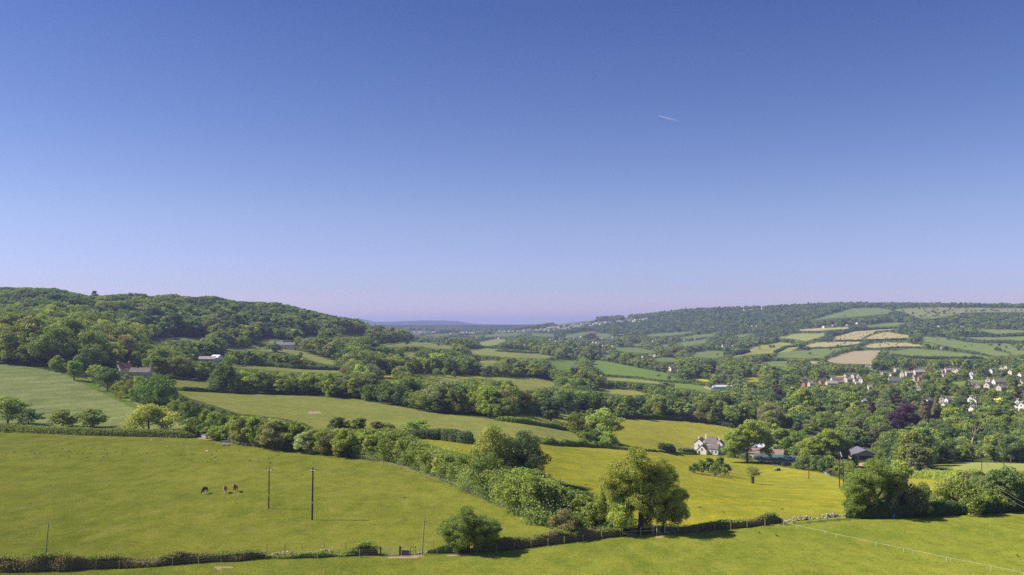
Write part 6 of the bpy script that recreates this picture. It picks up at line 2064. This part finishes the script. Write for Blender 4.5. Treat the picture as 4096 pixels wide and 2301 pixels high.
# thorn trunk
tp_ = P(1893, 1216)
MB().tube([(0, 0, -.3), (.05, 0, 1.2), (-.05, 0, 2.6)], [.62, .55, .7], 9).obj('thick_trunk', ['ivybark'], bpy.data.objects.get('thorn') , tp_)
tk = bpy.data.objects['thick_trunk']
for r_ in [c for c in C.objects if c.get('label', '').startswith('small lone thorn')]:
    r_.name = 'thorn_tree'
    for ch in r_.children:
        if ch.name.startswith('crown'):
            ch.location = (0, 0, .30)
            ch.scale = (1, 1, .72)
        else:
            bpy.data.objects.remove(ch)
    tk.parent = r_
    sc_ = r_.scale
    tk.location = (0, 0, 0)
    tk.scale = (1 / sc_[0], 1 / sc_[1], 1 / sc_[2])
    tk.name = 'trunk'

# ------------------------------------------------------------------ animals
def skinned(name, joints, edges, radii, mat, parent=None, sub=1):
    me = bpy.data.meshes.new(name)
    me.from_pydata(joints, edges, [])
    o_ = bpy.data.objects.new(name, me)
    C.objects.link(o_)
    sk = o_.modifiers.new('skin', 'SKIN')
    for i, rr in enumerate(radii):
        me.skin_vertices[0].data[i].radius = (rr, rr) if not hasattr(rr, '__len__') else rr
    me.skin_vertices[0].data[0].use_root = True
    sb = o_.modifiers.new('sub', 'SUBSURF')
    sb.levels = sub
    sb.render_levels = sub
    dg = bpy.context.evaluated_depsgraph_get()
    ev = o_.evaluated_get(dg)
    m2 = bpy.data.meshes.new_from_object(ev)
    m2.name = name
    m2.materials.clear()
    m2.materials.append(MAT[mat])
    m2.polygons.foreach_set('use_smooth', np.ones(len(m2.polygons), bool))
    bpy.data.objects.remove(o_)
    bpy.data.meshes.remove(me)
    return link(name, m2, parent)


def horse(v, rz, coat, pose, label, socks=True):
    p = P(*v)
    root = empty('horse', p, rz)
    # x forward, z up; withers 1.55 m
    if pose == 'graze':
        neck = [(.62, 0, 1.28), (.95, 0, 1.02), (1.20, 0, .62), (1.30, 0, .42), (1.42, 0, .14)]
    elif pose == 'low':
        neck = [(.62, 0, 1.34), (.95, 0, 1.28), (1.18, 0, 1.18), (1.30, 0, 1.08), (1.46, 0, .74)]
    else:
        neck = [(.62, 0, 1.38), (.90, 0, 1.58), (1.08, 0, 1.76), (1.18, 0, 1.80), (1.42, 0, 1.48)]
    J = [(0, 0, 1.12), (.45, 0, 1.14), (-.45, 0, 1.18), (-.72, 0, 1.16)] + neck
    E = [(0, 1), (0, 2), (2, 3), (1, 4), (4, 5), (5, 6), (6, 7), (7, 8)]
    Rr = [(.31, .34), (.27, .33), (.28, .32), (.24, .25), (.20, .25), (.13, .20), (.10, .15), (.095, .13), (.06, .07)]
    for k, (x, y, st) in enumerate(((.50, .15, .10), (.50, -.15, -.06), (-.68, .16, -.08), (-.68, -.16, .10))):
        b_ = len(J)
        par = 1 if x > 0 else 3
        if x > 0:
            J += [(x, y, .86), (x + st * .4, y, .48), (x + st * .8, y, .14), (x + st, y, .03)]
        else:
            J += [(x + .06, y, .88), (x - .12 + st * .3, y, .56), (x - .04 + st * .8, y, .14), (x + st, y, .03)]
        E += [(par, b_), (b_, b_ + 1), (b_ + 1, b_ + 2), (b_ + 2, b_ + 3)]
        Rr += [.13, .065, .045, .06] if x > 0 else [.16, .08, .05, .06]
        if socks:
            MB().tube([(J[b_ + 3][0], y, .0), (J[b_ + 2][0], y, .26)], [.075, .058], 7).obj('sock', ['sock'], root)
    skinned('body', J, E, Rr, coat, root)
    hd0, hd1 = Vector(neck[3]), Vector(neck[4])
    up = Vector((.09, 0, .07)) if pose != 'graze' else Vector((.10, 0, .02))
    if coat != 'horse_black':
        MB().tube([hd0 + up * 1.25, hd1 + up * .75], [.055, .045], 6).obj('blaze', ['sock'], root)
    for s in (-1, 1):
        MB().tube([hd0 + Vector((-.04, s * .07, .08)), hd0 + Vector((-.05, s * .09, .24))], [.04, .01], 5).obj('ear', [coat], root)
    MB().tube([Vector(neck[0]) + Vector((-.1, 0, .22)), Vector(neck[1]) + Vector((-.08, 0, .18)), Vector(neck[2]) + Vector((-.08, 0, .12))], [.05, .06, .05], 6).obj('mane', ['mane'], root)
    MB().tube([(-.92, 0, 1.22), (-1.06, 0, .95), (-1.04, 0, .42)], [.05, .09, .03], 6).obj('tail', ['mane'], root)
    tag(root, label, 'horse')


horse((515, 1242), R(-103), 'horse_black', 'graze', 'black grazing horse with white feet, leftmost of the three horses')
horse((566, 1240), R(-84), 'horse_chestnut', 'low', 'chestnut horse with a white face, middle of the three horses')
horse((592, 1237), R(-92), 'horse_bay', 'up', 'brown horse with raised head and white blaze, rightmost of the three horses')

crow = MB().blob((0, 0, .17), (.19, .085, .085), 0, 7, 5).blob((.20, 0, .27), (.065, .05, .055), 0, 6, 4).tube([(.24, 0, .27), (.33, 0, .25)], [.025, .005], 4)
crow.tube([(-.15, 0, .17), (-.36, 0, .12)], [.05, .035], 4).tube([(.02, .04, .12), (.03, .04, 0)], .012, 3).tube([(.02, -.04, .12), (.03, -.04, 0)], .012, 3)
crow_me = crow.mesh('crow', ['feather'], True)
CR = [(q5, x, y) for x, y in [(57, 315), (135, 303), (232, 333), (288, 292), (325, 317), (372, 314), (425, 341), (480, 308), (493, 267), (502, 338), (555, 332), (578, 275), (638, 345), (643, 357), (643, 292), (724, 321), (768, 315), (790, 255), (812, 356), (850, 272), (875, 263), (848, 315), (938, 385), (965, 350), (996, 340), (998, 318), (1005, 356), (978, 280), (1087, 300), (1142, 322), (1172, 277), (1372, 315), (1685, 330), (1723, 335), (1758, 375), (1787, 385), (1790, 327), (1932, 394), (1968, 376), (1973, 326), (2008, 352), (2010, 400), (2030, 372), (2018, 292), (2232, 287), (2330, 384), (2502, 365), (2520, 410)]]
CR += [(q6, x, y) for x, y in [(170, 365), (190, 405), (265, 335), (488, 516), (587, 398), (862, 524), (1440, 730)]]
CR += [(q8, x, y) for x, y in [(250, 1086), (87, 1056), (2492, 1272), (298, 836)]] + [(q7, x, y) for x, y in [(763, 447), (560, 555), (797, 608), (1863, 823), (2083, 865)]]
for cv, x, y in CR:
    o = link('crow', crow_me, None, P(*one(cv, x, y)), random.uniform(0, 6.28), random.uniform(1.0, 1.25))
    wh = 'on the horse paddock' if cv in (q5, q6) else ('on the foreground pasture' if cv is q8 and y > 1000 else 'in the buttercup meadow')
    tag(o, 'small black crow feeding ' + wh, 'bird', 'crows ' + wh)
q = P(1003, 1390)
fb = MB().blob((0, 0, 0), (.2, .08, .08), 0, 7, 5)
fb.add([(-.08, 0, .03), (.1, 0, .03), (.02, .5, .16), (-.1, .45, .14)], [(0, 1, 2, 3)]).add([(-.08, 0, .03), (.1, 0, .03), (.02, -.5, .16), (-.1, -.45, .14)], [(3, 2, 1, 0)])
fb.tube([(-.15, 0, 0), (-.34, 0, 0)], [.05, .05], 4)
pf = P(*one(q5, 1988, 292))
o = fb.obj('crow', ['feather'], None, pf + Vector((0, 0, 2.2)), .4)
tag(o, 'black crow flying low with spread wings over the paddock', 'bird')


def sheep_mesh(mat):
    mb = MB().blob((0, 0, .62), (.55, .26, .28), 0, 8, 5).blob((.62, 0, .74), (.18, .1, .12), 1, 6, 4)
    for sx in (-.32, .34):
        for sy in (-.13, .13):
            mb.tube([(sx, sy, .45), (sx, sy, 0)], [.06, .04], 5, 1)
    return mb.mesh('sheep', [mat, 'feather'], True)


sm_ = sheep_mesh('fleece')
for k, (cv, x, y, w_) in enumerate([(q2, 1407, 696, 'white pony grazing beside the yellow green meadow in the valley'), (q3, 1040, 853, 'white sheep in the meadow below the bright green field, left one'), (q3, 1290, 862, 'white sheep in the meadow below the bright green field, right one')]):
    o = link('pony' if k == 0 else 'sheep', sm_, None, P(*one(cv, x, y)), .3 * k, 2.1 if k == 0 else 1.5)
    tag(o, w_, 'pony' if k == 0 else 'sheep')
cowm = MB().blob((0, 0, 1.0), (.95, .36, .42), 0, 8, 5).blob((1.1, 0, 1.1), (.32, .16, .18), 0, 6, 4)
for sx in (-.65, .65):
    for sy in (-.2, .2):
        cowm.tube([(sx, sy, .8), (sx, sy, 0)], [.13, .08], 5)
cowm = cowm.mesh('cow', ['horse_black'], True)
for x, y in [(385, 470), (430, 467), (575, 474), (605, 467), (345, 555), (378, 579), (270, 575), (690, 537)]:
    o = link('cow', cowm, None, P(*one(qh, x, y)), random.uniform(-.5, .5), 1.15)
    tag(o, 'tiny dark cow on the left lower hay field', 'cow', 'cows on the left lower hay field')
bm_ = MB().tube([(0, -.75, .75), (0, .75, .75)], .75, 12).mesh('hay_bale', ['bale'])
BL = [(890, 300), (1072, 252), (1005, 275), (1060, 305), (925, 325), (930, 350), (1028, 332), (1105, 325), (1150, 292), (1222, 262), (1218, 285), (1110, 365), (1310, 268), (1370, 270), (1300, 300), (1310, 325), (1248, 345), (1200, 377), (1275, 352), (840, 385), (770, 352), (825, 350), (905, 390), (965, 388), (1390, 250), (1435, 228), (1432, 280), (1385, 318), (1020, 270), (880, 418), (1050, 400), (1360, 235)]
BL2 = [(1740, 290), (1745, 305), (1708, 318), (1700, 345), (1885, 312), (1955, 300), (2060, 345), (2005, 358), (2135, 365), (2180, 368), (2200, 382), (1935, 378), (1795, 365), (1755, 380), (1510, 372), (1535, 405), (1380, 390), (1600, 350), (2100, 320)]
BL3 = [(1480, 525), (1670, 482), (1650, 510), (1630, 528), (1660, 545), (1345, 560), (1370, 578), (1450, 582), (1610, 585), (1748, 485), (1795, 495), (1835, 478), (1830, 515), (1980, 510), (2005, 492), (1990, 545), (1960, 565), (2170, 540), (2130, 552), (2345, 565), (2470, 550), (2540, 555), (2335, 500), (2370, 492)]
BL4 = [(835, 500), (888, 492), (925, 475), (925, 492), (948, 470), (1062, 485)]
for L_, wd_ in ((BL, 'left upper hay field'), (BL2, 'right upper hay field'), (BL3, 'right lower hay field'), (BL4, 'left lower hay field')):
    for x, y in L_:
        o = link('hay_bale', bm_, None, P(*one(qh, x, y + 3)), random.uniform(0, 3), random.uniform(1.0, 1.35))
        tag(o, 'dark round bale on the ' + wd_, 'bale', 'round bales on the ' + wd_)

# ------------------------------------------------------------------ vehicles
def car(v, rz, mat, label, L=4.2):
    o_ = empty('parked_car', P(*v), rz)
    MB().box((0, 0, .62), (L, 1.75, .6), 0, taper=.96).obj('body', [mat], o_)
    MB().box((-.15, 0, 1.18), (L * .55, 1.6, .55), 0, taper=.78).obj('cabin', ['glass'], o_)
    MB().box((-.15, 0, 1.47), (L * .42, 1.25, .06), 0).obj('roof', [mat], o_)
    for sx in (-1, 1):
        for sy in (-1, 1):
            MB().tube([(sx * L * .31, sy * .72, .32), (sx * L * .31, sy * .9, .32)], .32, 10).obj('wheel', ['rubber'], o_)
    tag(o_, label, 'car')


car(one(qv, 722, 506), .2, 'grey_sheet', 'pale car parked above the purple tree at the left of the village')
car(one(qv, 812, 508), .1, 'red', 'red car parked above the purple tree at the left of the village')
car(one(q3, 1985, 955), .3, 'blue', 'blue car on the track left of the long white shed')
o = empty('garden_tractor', P(*one(q8, 258, 474)), R(200))
MB().box((.35, 0, .75), (1.2, .7, .5), 0, taper=.85).obj('bonnet', ['teal'], o)
MB().box((-.45, 0, .6), (.8, .9, .35)).obj('chassis', ['teal'], o)
MB().box((-.6, 0, 1.0), (.5, .55, .12)).box((-.82, 0, 1.25), (.1, .55, .5)).obj('seat', ['rubber'], o)
MB().tube([(-.85, .45, .9), (-.85, .45, 1.9)], .04, 5).tube([(-.85, -.45, .9), (-.85, -.45, 1.9)], .04, 5).tube([(-.85, -.45, 1.9), (-.85, .45, 1.9)], .04, 5).obj('roll_bar', ['white'], o)
for x, r_, in ((.7, .34), (-.55, .55)):
    for sy in (-1, 1):
        MB().tube([(x, sy * .45, r_), (x, sy * .72, r_)], r_, 12).obj('wheel', ['rubber'], o)
tag(o, 'small teal tractor standing in the meadow below the green roof', 'tractor')
o = empty('trailer_boat', P(*one(conv(400, 1360, 4.293), 1625, 690)), R(4))
MB().add([(-2, -.5, .5), (2.4, 0, .9), (-2, .5, .5), (-2, -.75, 1.1), (2.6, 0, 1.25), (-2, .75, 1.1)], [(0, 1, 4, 3), (1, 2, 5, 4), (0, 3, 5, 2), (3, 4, 5), (2, 1, 0)]).obj('hull', ['white'], o)
MB().tube([(0, -.8, .3), (0, -.6, .3)], .3, 8).tube([(0, .6, .3), (0, .8, .3)], .3, 8).box((0, 0, .38), (3, .2, .1)).obj('trailer', ['metal'], o)
tag(o, 'small white boat on the lawn right of the farm cottages', 'boat')

# ------------------------------------------------------------------ vapour trail high in the sky
a1, s1 = dirs(1659, 291.5)
a2, s2 = dirs(1712, 306)
dT = 36000.0
A_, B_ = Vector((a1 * dT, dT, ZC + s1 * dT)), Vector((a2 * dT * 1.01, dT * 1.01, ZC + s2 * dT * 1.01))
m, n, o_ = new_mat('vapour')
tcn = N(n, 'ShaderNodeTexCoord').outputs['Generated']
sx_ = N(n, 'ShaderNodeSeparateXYZ')
n.links.new(tcn, sx_.inputs[0])
al = rmp(n, sx_.outputs['X'], [(0, (.5, .5, .5)), (.35, (.33, .33, .33)), (1, (0, 0, 0))])
df = N(n, 'ShaderNodeBsdfDiffuse')
df.inputs[0].default_value = (.8, .82, .86, 1)
tl = N(n, 'ShaderNodeBsdfTranslucent')
tl.inputs[0].default_value = (.8, .82, .86, 1)
m1 = N(n, 'ShaderNodeMixShader')
n.links.new(df.outputs[0], m1.inputs[1])
n.links.new(tl.outputs[0], m1.inputs[2])
tr = N(n, 'ShaderNodeBsdfTransparent')
m2 = N(n, 'ShaderNodeMixShader')
n.links.new(al, m2.inputs[0])
n.links.new(tr.outputs[0], m2.inputs[1])
n.links.new(m1.outputs[0], m2.inputs[2])
n.links.new(m2.outputs[0], o_.inputs[0])
MAT['vapour'] = m
pts = [(B_ - A_) * (k / 12) for k in range(13)]
o = MB().tube(pts, [14 + 12 * min(1, k / 5) for k in range(13)], 8).obj('vapour_trail', ['vapour'], None, A_)
tag(o, 'short white aircraft vapour trail in the upper right of the sky', 'vapour trail')

# ------------------------------------------------------------------ haze
if HAZE:
    top_z = max(float(GZ.max()) + 22, ZC + 60)
    bot_z = float(GZ.min()) - 1
    m, n, o_ = new_mat('haze')
    n.nodes.clear()
    o_ = n.nodes.new('ShaderNodeOutputMaterial')
    pv = n.nodes.new('ShaderNodeVolumePrincipled')
    pv.inputs['Color'].default_value = (.47, .53, .93, 1)
    pv.inputs['Density'].default_value = HAZE_DENSITY
    pv.inputs['Anisotropy'].default_value = .2
    n.links.new(pv.outputs[0], o_.inputs['Volume'])
    MAT['haze'] = m
    xw = float(np.abs(GX).max()) + 200
    o = MB().box((0, (D[-1] + 400 - 80) / 2, (top_z + bot_z) / 2), (2 * xw, D[-1] + 400 + 80, top_z - bot_z)).obj('haze', ['haze'])
    stuff(o)
    print('HAZE', bot_z, top_z, xw)


# ------------------------------------------------------------------ alike things get their place in the row
same = {}
for ob in C.objects:
    if ob.parent is None and ob.get('label') and ob.get('category'):
        same.setdefault(ob['label'], []).append(ob)
for lab, obs in same.items():
    if len(obs) > 1:
        obs.sort(key=lambda q: q.location.x / q.location.y)
        for k, ob in enumerate(obs):
            ob['label'] = '%s, %s from left' % (lab, ordinal(k + 1))
